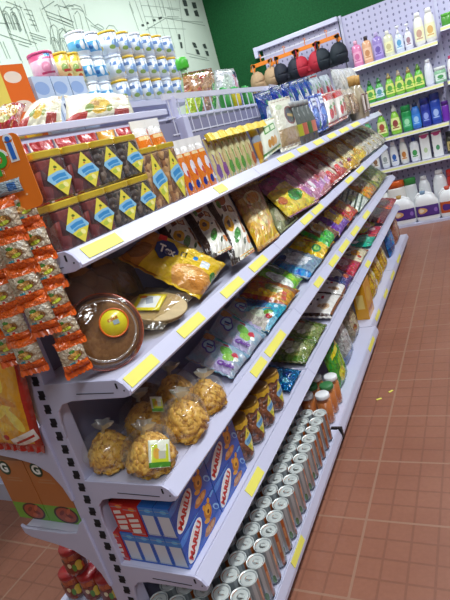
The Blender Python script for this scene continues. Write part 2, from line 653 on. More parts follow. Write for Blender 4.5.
def arch(y, z, w_, h):
    for k_ in (1, .72):
        a, t_ = w_ / 2 * k_, h * (.55 + .45 * k_)
        pts = [(y - a, z), (y - a, z + t_ * .7)] + [(y - a * math.cos(R(30 * q)), z + t_ * .7 + t_ * .3 * math.sin(R(30 * q))) for q in range(1, 6)] + [(y + a, z + t_ * .7), (y + a, z)]
        for p_, q_ in zip(pts, pts[1:]): seg(*p_, *q_)
    seg(y - w_ / 2, z + h * .35, y + w_ / 2, z + h * .35, .002)
    seg(y, z, y, z + h * .95, .002)


for i in range(4): arch(3.72 + i * .11, 2.60, .085, .17)
for i in range(3): arch(4.30 + i * .16, 2.58, .12, .15)
for i in range(2): arch(3.28 + i * .075, 2.80, .06, .13)
for i in range(4): arch(4.82 + i * .17, 2.66, .11, .13)
for i in range(5): seg(5.3 + i * .16, 2.72 + i * .01, 5.3 + i * .16, 3.35)
for i in range(4): seg(5.3, 2.95 + i * .11, 6.2, 2.99 + i * .115, .002)
for i in range(5): seg(3.05 + i * .22, 2.56, 3.02 + i * .22, 2.99, .002)
mural = tag(mb.build('mural_drawing', INK), 'thin grey line drawing of old city houses on the pale left wall', 'mural')
mb = MB()
for q in MWIN:
    mb.add([(-2.966, y, z) for y, z in q], [(0, 1, 2, 3)])
mb.build('drawn_windows', INKD, mural)

# pegboard wall units
pegb = empty('pegboard_wall_unit', (-.8, 6.88, 0))
tag(pegb, 'lilac perforated pegboard wall unit with shelves of bottles on the far wall', 'shelving unit')


def child_box(parent, name, boxes, mat, bevel=0):
    m = MB()
    L = Vector(parent.location)
    for a, b in boxes:
        m.b2(Vector(a) - L, Vector(b) - L)
    return m.build(name, mat, parent, bevel=bevel)


RAILY = art('shelf_price_strip', '#dcdceb', [('r', .5, .5, 1, .28, '#e2e39a')], .4)
child_box(pegb, 'pegboard_panel', [((-1.27, 6.875, .1), (-.25, 6.9, 2.58))], PEG)
child_box(pegb, 'pegboard_panel', [((-.23, 6.875, .1), (1.0, 6.9, 2.58))], PEG)
for x in (-1.28, -.24, 1.01):
    child_box(pegb, 'post', [((x - .015, 6.86, 0), (x + .015, 6.91, 2.6))], LILAC)


def wall_shelf(x0, x1, z, y0=6.59):
    s = child_box(pegb, 'shelf', [((x0, y0 + .012, z - .03), (x1, 6.872, z - .005))], LILAC)
    L = Vector(pegb.location)
    V = [Vector(v) - L for v in ((x0, y0, z - .045), (x1, y0, z - .045), (x1, y0 + .006, z), (x0, y0 + .006, z))]
    V += [v + Vector((0, .01, 0)) for v in V]
    o = mk('price_rail', V, [(0, 1, 2, 3), (7, 6, 5, 4), (0, 4, 5, 1), (3, 2, 6, 7), (0, 3, 7, 4), (1, 5, 6, 2)], RAILY, None,
           uvs=[(0, 0), (1, 0), (1, 1), (0, 1)] * 2)
    o.parent = s
    return s


for z in (1.975, 1.535, 1.105, .735):
    wall_shelf(-1.262, -.262, z)
for z in (2.09, 1.535, 1.105, .735):
    wall_shelf(-.218, .98, z)
child_box(pegb, 'base_shelf', [((-1.262, 6.45, 0), (.98, 6.86, .03))], LILAC)

ling = empty('lingerie_display_panel', (-1.8, 6.88, 0))
tag(ling, 'lilac display panel with hooks holding bras beside the green wall', 'display panel')
child_box(ling, 'pegboard_panel', [((-2.31, 6.875, .6), (-1.31, 6.9, 2.56))], PEG)
child_box(ling, 'top_rail', [((-2.36, 6.80, 2.545), (-1.30, 6.875, 2.6))], LILAC, bevel=.006)
child_box(ling, 'end_bracket', [((-2.40, 6.78, 2.47), (-2.35, 6.88, 2.6))], LILAC, bevel=.006)
child_box(ling, 'hook_bar', [((-2.31, 6.72, 2.445), (-1.31, 6.735, 2.46))], WIRE)

# ---------------------------------------------------------------- the gondola
gon = empty('supermarket_gondola_shelving', (-1.16, .86, 0))
tag(gon, 'long lilac-white metal shelving run with yellow price cards down the aisle', 'shelving unit')
G0 = Vector(gon.location)
YB = [.86, 2.06, 3.27, 4.47, 5.67]
LV = dict(S1=1.442, S2=1.104, S3=.782, S4=.465)
TAGS = {
    'S1':[(0.897,1.039),(1.641,1.722),(2.359,2.585),(2.695,2.854),(3.024,3.219),(3.373,3.581),(3.731,4.013),(4.162,4.464)],
    'S2':[(0.874,1.009),(1.151,1.297),(1.465,1.634),(1.737,1.900),(1.978,2.170),(2.464,2.643),(2.682,2.883),(3.083,3.308),(3.590,3.810),(4.005,4.272)],
    'S3':[(1.475,1.596),(1.630,1.838),(1.973,2.076),(2.385,2.514),(2.716,2.899),(2.983,3.227),(3.358,3.582),(3.819,4.052)],
    'S4':[(1.218,1.345),(2.022,2.098),(3.217,3.369),(3.613,3.749)],
    'BA':[(1.251,1.383),(2.928,3.118),(3.407,3.588),(3.837,4.016),(4.262,4.466),(4.717,4.948)],
}

DARKSLOT = plain('slot_shadow_gap', '#17161f', .8, var=0)


def gpart(name, mb_, mat, parent=gon, smooth=False, bevel=0):
    mb_.V = [tuple(Vector(v) - G0) for v in mb_.V]
    return mb_.build(name, mat, parent, smooth, bevel=bevel)


for i, y in enumerate(YB):
    d = .012 if i == 0 else .03
    m = MB()
    m.b2((-1.205, y, 0), (-1.112, y + .05, 1.734))
    if i: m.b2((-1.175, y, 1.734), (-1.145, y + .04, 1.83))
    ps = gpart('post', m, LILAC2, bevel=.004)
    m = MB()
    if i == 0:
        z = .16
        while z < 1.7:
            m.b2((-1.152, y - .0015, z), (-1.130, y + .004, z + .013))
            m.b2((-1.147, y - .0015, z + .010), (-1.125, y + .004, z + .029))
            z += .0448
        gpart('slots', m, DARKSLOT, ps)
m = MB()
m.b2((-1.168, .91, .08), (-1.152, 5.67, 1.72))
gpart('back_panel', m, plain('shaded_back_enamel', '#807e98', .5, var=.03))  # enamel colour darkened to deepen the shade behind the goods


def rail_poly(fx, zt):
    return [(fx - .033, zt + .004), (fx - .029, zt + .004), (fx, zt - .034), (fx - .003, zt - .041), (fx - .02, zt - .041), (fx - .033, zt - .028)]


def shelf(key, zt, bay, fx):
    y0, y1 = YB[bay] + .004, YB[bay + 1] - .004
    m = MB()
    m.b2((-1.15, y0, zt - .026), (fx - .039, y1, zt))
    s = gpart('shelf', m, LILAC)
    m = MB()
    m.prism(rail_poly(fx, zt), y0, y1)
    gpart('price_rail', m, LILAC, s)
    for ys in ((y0, y0 + .006), (y1 - .006, y1)) if bay else ((y1 - .006, y1),):
        pass
    for a, b in TAGS[key]:
        if y0 < a and b < y1:
            m = MB()
            dx, dz = .029, -.038
            n = Vector((.038, 0, .029)).normalized() * .0022
            p0 = Vector((fx - .029 + dx * .16, 0, zt + .004 + dz * .16))
            p1 = Vector((fx - .029 + dx * .86, 0, zt + .004 + dz * .86))
            V = []
            for k in (.3, 1):
                for p in (p0, p1):
                    for yy in (a, b):
                        q = p + n * k
                        V.append((q.x, yy, q.z))
            m.add(V, [(0, 1, 3, 2), (4, 6, 7, 5), (0, 4, 5, 1), (2, 3, 7, 6), (0, 2, 6, 4), (1, 5, 7, 3)])
            gpart('price_card', m, YTAG, s)
    return s


FX = dict(S1=-.826, S2=-.822, S3=-.803, S4=-.810)
for key, zt in LV.items():
    for bay in range(4):
        s = shelf(key, zt, bay, FX[key])
        if bay == 0:
            fx = FX[key]
            P = [(fx - .030, zt + .006), (fx - .012, zt - .006), (fx + .001, zt - .026), (fx - .002, zt - .040), (fx - .022, zt - .045), (-.95, zt - .048), (-1.03, zt - .052),
                 (-1.07, zt - .062), (-1.095, zt - .085), (-1.105, zt - .125), (-1.109, zt - .17), (-1.112, zt - .17), (-1.112, zt + .003)]
            m = MB()
            m.prism(P, .855, .863)
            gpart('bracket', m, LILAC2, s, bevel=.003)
            m = MB()
            m.b2((fx - .036, .8535, zt - .018), (fx - .031, .8560, zt - .003))
            m.tube([(fx - .014, .8535, zt - .024), (fx - .014, .8560, zt - .024)], .0022, 8)
            m.b2((-1.0, .8535, zt - .0305), (fx - .05, .8560, zt - .029))
            gpart('bolt_holes', m, DARKSLOT, s)
        else:
            m = MB()
            m.prism([(q[0] + .001, q[1]) for q in rail_poly(FX[key], zt)], YB[bay] - .004, YB[bay] + .004)
            gpart('end_cap', m, LILAC2, s)
# base deck with its rail and kick plate
for bay in range(4):
    fx = -.752 if bay < 2 else -.782
    y0, y1 = YB[bay] + .003, YB[bay + 1] - .003
    m = MB()
    m.b2((-1.15, y0, .095), (fx - .019, y1, .12))
    s = gpart('base_shelf', m, LILAC)
    m = MB()
    m.prism([(fx - .016, .122), (fx - .012, .122), (fx, .088), (fx, .072), (fx - .01, .072), (fx - .016, .09)], y0, y1)
    gpart('price_rail', m, LILAC, s)
    m = MB()
    m.b2((fx - .05, y0, 0), (fx - .035, y1, .09))
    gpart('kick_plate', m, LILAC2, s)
    for a, b in TAGS['BA']:
        if y0 < a and b < y1:
            m = MB()
            V = []
            n = Vector((.034, 0, .012)).normalized() * .0022
            for k in (.3, 1):
                for p in ((fx - .0105, .1185), (fx - .0015, .0925)):
                    for yy in (a, b):
                        V.append((p[0] + n.x * k, yy, p[1] + n.z * k))
            m.add(V, [(0, 1, 3, 2), (4, 6, 7, 5), (0, 4, 5, 1), (2, 3, 7, 6), (0, 2, 6, 4), (1, 5, 7, 3)])
            gpart('price_card', m, YTAG, s)
m = MB()
m.b2((-.802, 2.062, .06), (-.748, 2.078, .125))
gpart('black_clip', m, BLACKM)
# left-hand side of the same run
for zt, fx in ((.905, -1.50), (.565, -1.50), (.12, -1.54)):
    m = MB()
    m.b2((-1.17, .866, zt - .022), (fx + .01, 5.66, zt))
    s = gpart('rear_shelf', m, LILAC)
    P = [(fx - .002, zt + .012), (fx + .003, zt - .022), (fx + .03, zt - .036), (-1.36, zt - .052), (-1.29, zt - .068), (-1.24, zt - .10), (-1.212, zt - .15), (-1.20, zt - .20), (-1.19, zt - .20),
         (-1.19, zt + .07 if zt > .2 else zt + .01), (-1.215, zt + .05 if zt > .2 else zt + .01), (-1.24, zt + .014), (-1.30, zt + .004), (fx + .02, zt + .002)]
    if zt > .2:
        m = MB()
        m.prism([(x, z) for x, z in P], .852, .863)
        gpart('bracket', m, LILAC2, s, bevel=.003)
# top tray behind the front goods and its fences
m = MB()
m.b2((-1.47, .90, 1.735), (-1.17, 5.66, 1.75))
gpart('top_tray', m, LILAC)
m = MB()
m.b2((-1.166, .92, 1.757), (-1.156, 2.02, 1.782))
gpart('top_rail', m, LILAC, bevel=.003)
m = MB()
m.b2((-1.158, 2.0, 1.815), (-1.146, 3.42, 1.84))
m.b2((-1.156, 2.0, 1.735), (-1.148, 3.42, 1.741))
y = 2.04
while y < 3.42:
    m.tube([(-1.152, y, 1.66), (-1.152, y, 1.83)], .0028, 6)
    y += .085
m.b2((-1.156, 2.0, 1.665), (-1.148, 3.42, 1.671))
gpart('wire_fence', m, WIRE)
m = MB()
m.box((-1.13, 3.42, 1.765), (.006, .30, .15), Matrix.Rotation(R(8), 3, 'Z'))
m.box((-1.115, 3.50, 1.75), (.006, .26, .13), Matrix.Rotation(R(-6), 3, 'Z'))
gpart('card_holder', m, clear('white_acrylic', '#e4e4f4', .6, .3), bevel=.001)

# formula shelving against the mural wall
fs = empty('mural_wall_shelving', (-2.8, 3.6, 0))
tag(fs, 'pale wall shelving under the mural stacked with baby formula tins', 'shelving unit')
child_box(fs, 'shelf', [((-2.95, 1.5, 2.08), (-2.56, 5.25, 2.11))], LILAC)
child_box(fs, 'shelf', [((-2.95, 1.5, 1.6), (-2.52, 5.25, 1.63))], LILAC)
child_box(fs, 'back_panel', [((-2.96, 1.5, .05), (-2.94, 5.25, 2.12))], LILAC2)
for y in (1.5, 2.75, 4.0, 5.22):
    child_box(fs, 'post', [((-2.93, y, 0), (-2.89, y + .035, 2.11))], LILAC2)
child_box(fs, 'base_shelf', [((-2.95, 1.5, 0), (-2.45, 5.25, .12))], LILAC)
for y0 in (2.75, 4.0):
    child_box(fs, 'price_rail', [((-2.56, y0 + .02, 2.065), (-2.548, y0 + 1.2, 2.115))], LILAC)
ORD = ['first', 'second', 'third', 'fourth', 'fifth', 'sixth', 'seventh', 'eighth', 'ninth', 'tenth', 'eleventh', 'twelfth', 'thirteenth', 'fourteenth', 'fifteenth', 'sixteenth', 'seventeenth']

# ---------------------------------------------------------------- square jars of dried fruit
LBL = art('fruit_label', '#e6d94f', [('r', .5, .52, .5, .13, '#8fc6e6', 8), ('r', .5, .53, .30, .05, '#3f8fcb', 8), ('r', .55, .43, .28, .03, '#4b97cf', 8), ('e', .42, .26, .14, .06, '#b8c94a'), ('e', .62, .30, .1, .07, '#f5f0a0'),
                                     ('e', .5, .76, .07, .035, '#5a6a2a'), ('e', .45, .7, .04, .02, '#c94a3a')], .35)
FOODS = dict(red=food('dark_red_dried_fruit', '#3c0f14', '#6e2426', 45, .35, '#8c3a34'),
             dark=food('dark_raisins', '#231a17', '#51413a', 70, .4, '#7a6a5c'),
             nut=food('mixed_nuts', '#6b4021', '#a87444', 50, .45, '#c79a62'))


def jar(name, loc, d, hh, fd, label, group, hd=1.0):
    r = tag(empty(name, loc), label, 'jar', group)
    rbox('contents', (d - .006, d - .006, hh - .022), .012, FOODS[fd], r, (0, 0, .002))
    rbox('jar_wall', (d, d, hh - .014), .014, FILM, r)
    rbox('lid', (d + .001, d - .003, .018), .014, GOLD, r, (0, 0, hh - .019), top=.003)
    k = (hh - .024) / 2
    zc = k + .004
    x = d / 2 + .0012
    w_ = d * .36
    pts = [(x, 0 + .014, zc - k), (x, w_ + .012, zc - .006), (x, 0 + .002, zc + k), (x, -w_ + .004, zc - .002)]
    UVs = [(.5, 0), (1, .5), (.5, 1), (0, .5)]
    mk('label', pts + [(p[0] - .0008, p[1], p[2]) for p in pts], [(0, 1, 2, 3), (7, 6, 5, 4), (0, 4, 5, 1), (1, 5, 6, 2), (2, 6, 7, 3), (3, 7, 4, 0)], LBL, r, uvs=UVs * 2)
    return r


cols = ['red', 'red', 'dark', 'dark']
names = ['dark red dried fruit', 'dark red dried fruit', 'dark raisins', 'dark raisins']
for row in range(2):
    for i in range(4):
        jar('dried_fruit_jar', (-.915, .925 + i * .107, LV['S1'] + .001 + row * .1165), .103, .115, cols[i],
            'square gold-lidded jar of %s, %s row, %s from the shelf end' % (names[i], ('lower', 'upper')[row], ORD[i]), 'square jars of dried fruit on the top shelf')
for i in range(2):
    jar('nut_jar', (-.925, 1.352 + i * .11, LV['S1'] + .001), .104, .187, 'nut',
        'tall square gold-lidded jar of brown nuts, %s' % ('beside the dark raisin jars' if i == 0 else 'beside the orange sachets'), 'tall nut jars on the top shelf')

# ---------------------------------------------------------------- bags
BAGS = {
 'S2': {
    'buns':[(-1.130,1.035,1.334),(-1.130,1.417,1.314),(-1.020,1.325,1.086),(-1.020,0.961,1.214)],
    'flat':[(-1.065,1.333,1.200),(-0.808,1.312,1.160),(-0.821,1.141,1.135),(-0.994,1.089,1.150)],
    'yrolls':[(-1.000,1.400,1.369),(-0.868,1.569,1.168),(-0.870,1.354,1.119),(-1.055,1.275,1.330)],
    'sun1':[(-1.120,1.588,1.379),(-1.120,1.811,1.381),(-0.930,1.594,1.225),(-0.930,1.413,1.246)],
    'sun2':[(-1.100,1.784,1.366),(-1.100,2.001,1.369),(-0.890,1.707,1.207),(-0.890,1.515,1.224)],
    'sun3':[(-1.080,1.970,1.381),(-1.080,2.212,1.368),(-0.870,1.853,1.150),(-0.870,1.633,1.162)],
    'cashew':[(-1.080,2.227,1.355),(-1.080,2.621,1.325),(-0.870,2.161,1.113),(-0.870,1.888,1.135)],
    'gclear':[(-1.100,2.555,1.292),(-1.100,2.884,1.286),(-0.880,2.489,1.098),(-0.880,2.198,1.105)],
    'yoval':[(-1.080,2.556,1.321),(-1.080,2.937,1.332),(-0.865,2.889,1.124),(-0.865,2.310,1.167)],
    'pink1':[(-1.100,2.814,1.358),(-1.100,3.303,1.355),(-0.870,3.141,1.134),(-0.870,2.680,1.137)],
    'pink2':[(-1.100,3.141,1.341),(-1.100,3.657,1.339),(-0.870,3.459,1.139),(-0.870,2.989,1.134)],
    'red':[(-1.100,3.416,1.352),(-1.100,3.958,1.358),(-0.870,3.830,1.139),(-0.870,3.287,1.145)],
    'ycl':[(-1.080,3.790,1.352),(-1.080,4.377,1.359),(-0.870,4.229,1.137),(-0.870,3.689,1.141)],
    'ynoo':[(-1.080,4.198,1.355),(-1.080,4.906,1.363),(-0.870,4.715,1.143),(-0.870,4.105,1.140)],
    'sticks':[(-1.080,4.763,1.351),(-1.080,5.876,1.339),(-0.860,5.834,1.114),(-0.860,4.590,1.131)],
},
 'S3': {
    'q1':[(-1.070,1.647,0.887),(-0.865,1.561,0.776),(-0.865,1.398,0.768),(-1.050,1.437,0.877)],
    'q2':[(-1.070,1.834,0.910),(-0.865,1.735,0.780),(-0.865,1.564,0.766),(-1.060,1.632,0.880)],
    'q3':[(-1.080,2.007,0.894),(-0.880,1.942,0.773),(-0.880,1.755,0.753),(-1.080,1.841,0.889)],
    'ha':[(-1.020,1.981,0.882),(-0.865,2.062,0.774),(-0.865,1.779,0.739),(-1.000,1.787,0.842)],
    'ych':[(-1.060,2.199,0.938),(-0.865,2.233,0.780),(-0.865,2.033,0.776),(-1.060,2.013,0.899)],
    'gw':[(-1.080,2.405,0.947),(-0.890,2.381,0.814),(-0.880,2.169,0.808),(-1.080,2.206,0.917)],
    'bw':[(-1.070,2.721,0.921),(-0.865,2.738,0.796),(-0.865,2.426,0.788),(-1.070,2.432,0.890)],
    'yb':[(-1.070,3.079,0.921),(-0.865,3.018,0.821),(-0.865,2.728,0.811),(-1.070,2.796,0.892)],
    'gch':[(-1.070,3.336,0.964),(-0.865,3.175,0.836),(-0.865,2.890,0.828),(-1.070,3.000,0.936)],
    'pur':[(-1.070,3.706,0.965),(-0.865,3.522,0.826),(-0.865,3.188,0.818),(-1.070,3.376,0.918)],
    'ore':[(-1.070,4.091,0.946),(-0.865,3.825,0.826),(-0.865,3.477,0.816),(-1.070,3.735,0.928)],
    'gst':[(-1.070,4.483,0.944),(-0.865,4.379,0.789),(-0.865,3.877,0.797),(-1.070,4.058,0.911)],
    'org':[(-1.070,4.979,0.974),(-0.865,4.891,0.790),(-0.865,4.379,0.789),(-1.070,4.476,0.936)],
    'gye':[(-1.070,5.471,1.026),(-0.865,5.529,0.801),(-0.865,4.882,0.783),(-1.070,4.861,0.957)],
},
 'S4': {
    'foil':[(-1.000,1.974,0.538),(-0.865,1.997,0.453),(-0.865,1.831,0.447),(-1.000,1.862,0.500)],
    'gc1':[(-1.050,2.286,0.556),(-0.865,2.315,0.425),(-0.865,2.089,0.393),(-1.050,2.070,0.522)],
    'gc2':[(-1.060,2.532,0.552),(-0.865,2.511,0.442),(-0.865,2.312,0.421),(-1.060,2.307,0.522)],
    'wh1':[(-1.060,2.888,0.567),(-0.865,2.966,0.407),(-0.865,2.635,0.389),(-1.060,2.595,0.531)],
    'wh2':[(-1.060,3.146,0.575),(-0.865,3.161,0.441),(-0.865,2.949,0.421),(-1.060,2.884,0.562)],
    'pu':[(-1.060,3.407,0.580),(-0.865,3.301,0.475),(-0.865,3.063,0.473),(-1.060,3.117,0.571)],
    'rp':[(-1.060,3.706,0.552),(-0.865,3.618,0.446),(-0.865,3.294,0.433),(-1.060,3.381,0.551)],
    'cr':[(-1.060,3.996,0.545),(-0.865,3.925,0.441),(-0.865,3.599,0.429),(-1.060,3.662,0.542)],
    'te':[(-1.060,4.276,0.533),(-0.865,4.427,0.371),(-0.865,4.053,0.381),(-1.060,3.963,0.512)],
    'rp2':[(-1.060,4.716,0.495),(-0.865,4.668,0.365),(-0.865,4.310,0.370),(-1.060,4.323,0.492)],
    'yr':[(-1.100,4.863,0.573),(-0.930,4.869,0.419),(-0.930,4.415,0.432),(-1.100,4.419,0.564)],
    'ma':[(-1.060,5.357,0.549),(-0.865,5.337,0.375),(-0.865,4.762,0.387),(-1.060,4.783,0.555)],
    'pk':[(-1.060,5.890,0.530),(-0.865,5.846,0.361),(-0.865,5.256,0.375),(-1.060,5.327,0.524)],
},
 'BA': {
    'gb':[(-0.980,2.712,0.260),(-0.980,3.026,0.114),(-0.820,2.588,0.073),(-0.820,2.326,0.141)],
    'cg':[(-0.990,3.081,0.254),(-0.990,3.473,0.098),(-0.820,2.915,0.071),(-0.820,2.580,0.152)],
    'pa':[(-0.990,3.591,0.213),(-0.990,4.081,0.011),(-0.830,3.464,-0.004),(-0.830,2.989,0.121)],
    'yn1':[(-0.990,4.443,0.235),(-0.990,5.160,-0.007),(-0.840,4.171,0.076),(-0.840,3.710,0.145)],
    'yn2':[(-0.990,4.840,0.225),(-0.990,5.657,-0.055),(-0.840,4.659,0.039),(-0.840,4.053,0.121)],
    'bl':[(-1.000,5.488,0.363),(-1.000,6.721,0.073),(-0.840,5.476,0.080),(-0.840,4.771,0.171)],
    'br':[(-1.000,6.165,0.251),(-1.000,7.249,0.026),(-0.840,6.124,0.022),(-0.840,5.476,0.080)],
},
 'TOP': {
    'cream1':[(-1.280,1.359,1.859),(-1.280,1.540,1.886),(-1.200,1.403,1.791),(-1.200,1.184,1.780)],
    'cream2':[(-1.280,1.550,1.886),(-1.280,1.949,1.869),(-1.200,1.848,1.775),(-1.200,1.404,1.775)],
    'redb':[(-1.280,1.207,1.856),(-1.280,1.355,1.869),(-1.200,1.201,1.781),(-1.200,1.095,1.781)],
    'bread':[(-1.300,2.524,1.956),(-1.300,2.910,1.986),(-1.280,2.768,1.752),(-1.280,2.394,1.737)],
    'navy':[(-1.320,2.975,1.981),(-1.320,3.289,1.992),(-1.300,3.220,1.815),(-1.300,2.873,1.785)],
    'bw1':[(-1.030,2.752,1.808),(-1.030,3.023,1.823),(-1.030,3.063,1.685),(-1.030,2.810,1.673)],
    'bw2':[(-1.030,3.028,1.829),(-1.030,3.436,1.852),(-1.030,3.520,1.703),(-1.030,3.104,1.688)],
    'bw3':[(-1.030,3.389,1.846),(-1.030,3.956,1.888),(-1.030,4.107,1.726),(-1.030,3.543,1.702)],
    'dk':[(-1.030,3.890,1.874),(-1.030,4.544,1.918),(-1.030,4.747,1.736),(-1.030,4.065,1.713)],
    'oval':[(-0.930,2.656,1.701),(-0.930,3.053,1.714),(-0.870,2.869,1.459),(-0.870,2.497,1.468)],
    'ggz':[(-0.900,2.354,1.617),(-0.900,2.609,1.625),(-0.870,2.529,1.489),(-0.870,2.256,1.463)],
    'blue':[(-0.930,3.406,1.692),(-0.930,3.813,1.701),(-0.870,3.601,1.480),(-0.870,3.198,1.481)],
    'straw':[(-0.930,3.807,1.694),(-0.930,4.422,1.708),(-0.870,4.200,1.502),(-0.870,3.579,1.489)],
    'mix':[(-0.930,4.342,1.703),(-0.930,4.991,1.725),(-0.870,4.773,1.510),(-0.870,4.164,1.505)],
    'wsc':[(-1.000,4.538,1.893),(-1.000,5.501,1.913),(-1.000,5.794,1.674),(-1.000,4.723,1.686)],
}}

P = {}
A = art
A('p_rolls', '#e9c32b', [('r', .07, .5, .15, 1, '#b9772a'), ('e', .10, .3, .10, .25, '#8b5a22'), ('e', .78, .22, .26, .26, '#e2a252'), ('e', .70, .30, .10, .10, '#f0c583'), ('e', .86, .16, .11, .12, '#d18b3c'),
              ('r', .80, .62, .055, .08, '#dfe9ee', 8), ('e', .66, .66, .03, .05, '#2e86c4'), ('r', .52, .60, .035, .07, '#4d3f14', 10), ('r', .52, .60, .018, .04, '#e9c32b', 10),
              ('e', .97, .5, .05, .10, '#3f9447')], .22, bump=.4)
for k in ('a', 'b', 'c'):
    dd = dict(a=0, b=.04, c=-.03)[k]
    A('p_sun' + k, '#e8e6da', [('r', .03, .5, .13, 1, '#2a1a12'), ('e', .45 + dd, .88, .22, .16, '#b5683a'), ('r', .66, .62, .12, .055, '#a5643c', -12), ('r', .66, .62, .07, .03, '#e2b98b', -12), ('r', .42, .66, .09, .05, '#7a3b25'),
                           ('e', .34, .42 + dd, .17, .115, '#e6a91f'), ('e', .34, .42 + dd, .07, .05, '#6b3d17'), ('e', .47, .23, .20, .07, '#3d8a35', 20), ('e', .30, .76, .08, .07, '#5b8f3a', 45), ('r', .82, .34, .05, .13, '#a8643a', -8),
                           ('e', .62, .42, .05, .02, '#222c26'), ('e', .70, .12, .09, .03, '#31512d', 20), ('e', .88, .12, .07, .06, '#d07a2b'), ('e', .2, .56, .06, .025, '#39402a', 30)], .25, bump=.4)
A('p_cashew', '#c49a5a', [('r', .5, .93, 1, .16, '#8a5a30'), ('e', .5, .70, .30, .15, '#e7dcb0'), ('e', .5, .70, .23, .11, '#d9962e'), ('e', .52, .36, .44, .24, '#d0ab66'), ('e', .7, .48, .1, .05, '#efdcae', 20), ('e', .3, .5, .1, .045, '#ecd6a2', -40), ('e', .6, .26, .1, .05, '#efdcae', -20), ('e', .2, .42, .07, .05, '#e8d09a', 80), ('e', .3, .36, .1, .05, '#eed9a4', 30), ('e', .5, .42, .1, .05, '#f0deb0', -30),
                      ('e', .68, .34, .1, .05, '#e9cf98', 50), ('e', .45, .26, .1, .05, '#edd8a4', 10), ('r', .5, .05, 1, .12, '#d7a91d'), ('e', .15, .2, .15, .14, '#d9a92a')], .28, ('#8f6128', 9, .45, .7), bump=.5)
A('p_gclear', '#9aa07a', [('e', .45, .72, .36, .20, '#b3bb95'), ('e', .6, .5, .2, .04, '#2c7a3a', 20), ('e', .35, .56, .12, .03, '#27723a', -20), ('e', .5, .22, .4, .16, '#b9b596'), ('e', .75, .3, .1, .1, '#e6e6d6')], .2, ('#6f7350', 7, .4, .65), bump=.6)
A('p_yoval', '#e3c91f', [('r', .5, .88, 1, .24, '#7a3b73'), ('r', .2, .74, .35, .12, '#a0528c'), ('e', .55, .30, .22, .14, '#4b9437', 10), ('e', .55, .30, .15, .08, '#2c7a2f', 10), ('e', .6, .6, .35, .07, '#efe07a'), ('e', .15, .3, .1, .1, '#c06a28')], .2, bump=.5)
A('p_pink', '#c98aa4', [('r', .5, .85, 1, .22, '#a5557f'), ('e', .4, .5, .3, .14, '#dcb6c3', 20), ('r', .75, .3, .05, .3, '#e9d8dc', 10), ('e', .6, .18, .4, .10, '#b26aa8'), ('e', .25, .22, .12, .1, '#e6e0e6'), ('e', .8, .6, .14, .2, '#8c3d5a')], .18, ('#a8668a', 6, .4, .7), bump=.6)
A('p_pink_b', '#cc8d92', [('r', .5, .9, 1, .2, '#7c2530'), ('e', .3, .5, .2, .2, '#e4c0c0'), ('e', .7, .45, .2, .18, '#b5303c'), ('r', .5, .15, .6, .07, '#c28ac0', 5), ('e', .85, .2, .12, .09, '#efe6ee')], .18, ('#a94c58', 6, .4, .7), bump=.6)
A('p_red', '#8c2020', [('e', .4, .3, .35, .2, '#c9c0b2'), ('e', .65, .45, .2, .1, '#6a4a8a', 10), ('e', .3, .2, .18, .08, '#d93a32'), ('r', .5, .06, 1, .08, '#c23a31'), ('e', .75, .2, .16, .10, '#dfd9c8')], .2, ('#b0302a', 5, .4, .7), bump=.6)
A('p_ycl', '#c39a3c', [('e', .45, .42, .35, .22, '#cfc49a'), ('e', .6, .62, .3, .09, '#e6d9a0', 20), ('r', .5, .07, 1, .10, '#dca91e'), ('r', .9, .4, .12, .5, '#d8a41f'), ('e', .3, .2, .2, .06, '#8f3d5c')], .18, ('#a2701f', 6, .4, .7), bump=.6)
A('p_ynoo', '#d3a52c', [('r', .5, .9, 1, .2, '#a8741c'), ('e', .5, .42, .34, .22, '#d9cc9e'), ('r', .5, .06, 1, .09, '#e6c11f'), ('e', .3, .65, .2, .06, '#eee3b0')], .18, ('#b98820', 6, .4, .7), bump=.6)
A('p_sticks', '#d0ccc2', [('r', .5, .86, 1, .2, '#8f7050'), ('e', .5, .45, .4, .2, '#cfc9ba'), ('r', .35, .4, .03, .45, '#a38a6a', 8), ('r', .6, .45, .03, .45, '#a58d68', -6), ('e', .65, .2, .22, .12, '#e0ded6'), ('e', .55, .2, .07, .08, '#c9a62f')], .14, ('#a8a294', 8, .4, .7), bump=.9)
q = [('r', .5, .94, 1, .10, '#7aa0b8'), ('e', .14, .84, .13, .16, '#c58a52'), ('e', .24, .56, .12, .19, '#6a62b0', -10), ('e', .33, .46, .11, .17, '#6a62b0', 10), ('e', .24, .56, .09, .15, '#b9dbe8', -10), ('e', .33, .46, .08, .13, '#b9dbe8', 10), ('r', .28, .55, .07, .03, '#3d4f9c', 10), ('r', .29, .47, .06, .025, '#a43d7c', 10),
     ('r', .42, .88, .12, .07, '#4fa39f', 5), ('e', .63, .60, .13, .16, '#6fae4a', 20), ('e', .74, .42, .11, .13, '#8cbf55', -20), ('e', .82, .60, .07, .10, '#c53a4a'), ('e', .88, .50, .045, .07, '#ecebe0'), ('r', .55, .80, .06, .03, '#a83d49', 10), ('r', .74, .15, .17, .16, '#a9a0c4')]
A('p_quio', '#8fa9bb', q, .2, ('#b5a3ae', 3, .4, .65), bump=.45)
A('p_quio_b', '#93b0a4', q[1:], .2, ('#b5a3ae', 3, .4, .65), bump=.45)
A('p_ha', '#7fb8cf', [('r', .85, .8, .3, .35, '#35a7c4'), ('e', .78, .78, .05, .05, '#bfe3ee', 20), ('e', .9, .88, .05, .04, '#bfe3ee', 30), ('r', .35, .16, .5, .30, '#b9b3a8', 8), ('e', .45, .42, .25, .12, '#cfd8c0', -15), ('e', .70, .50, .12, .10, '#79a84a', 20), ('e', .78, .38, .09, .09, '#b8342f'),
                  ('r', .25, .85, .3, .2, '#2f5f8f'), ('r', .5, .62, .2, .02, '#b07a4c', 15)], .16, bump=.7)
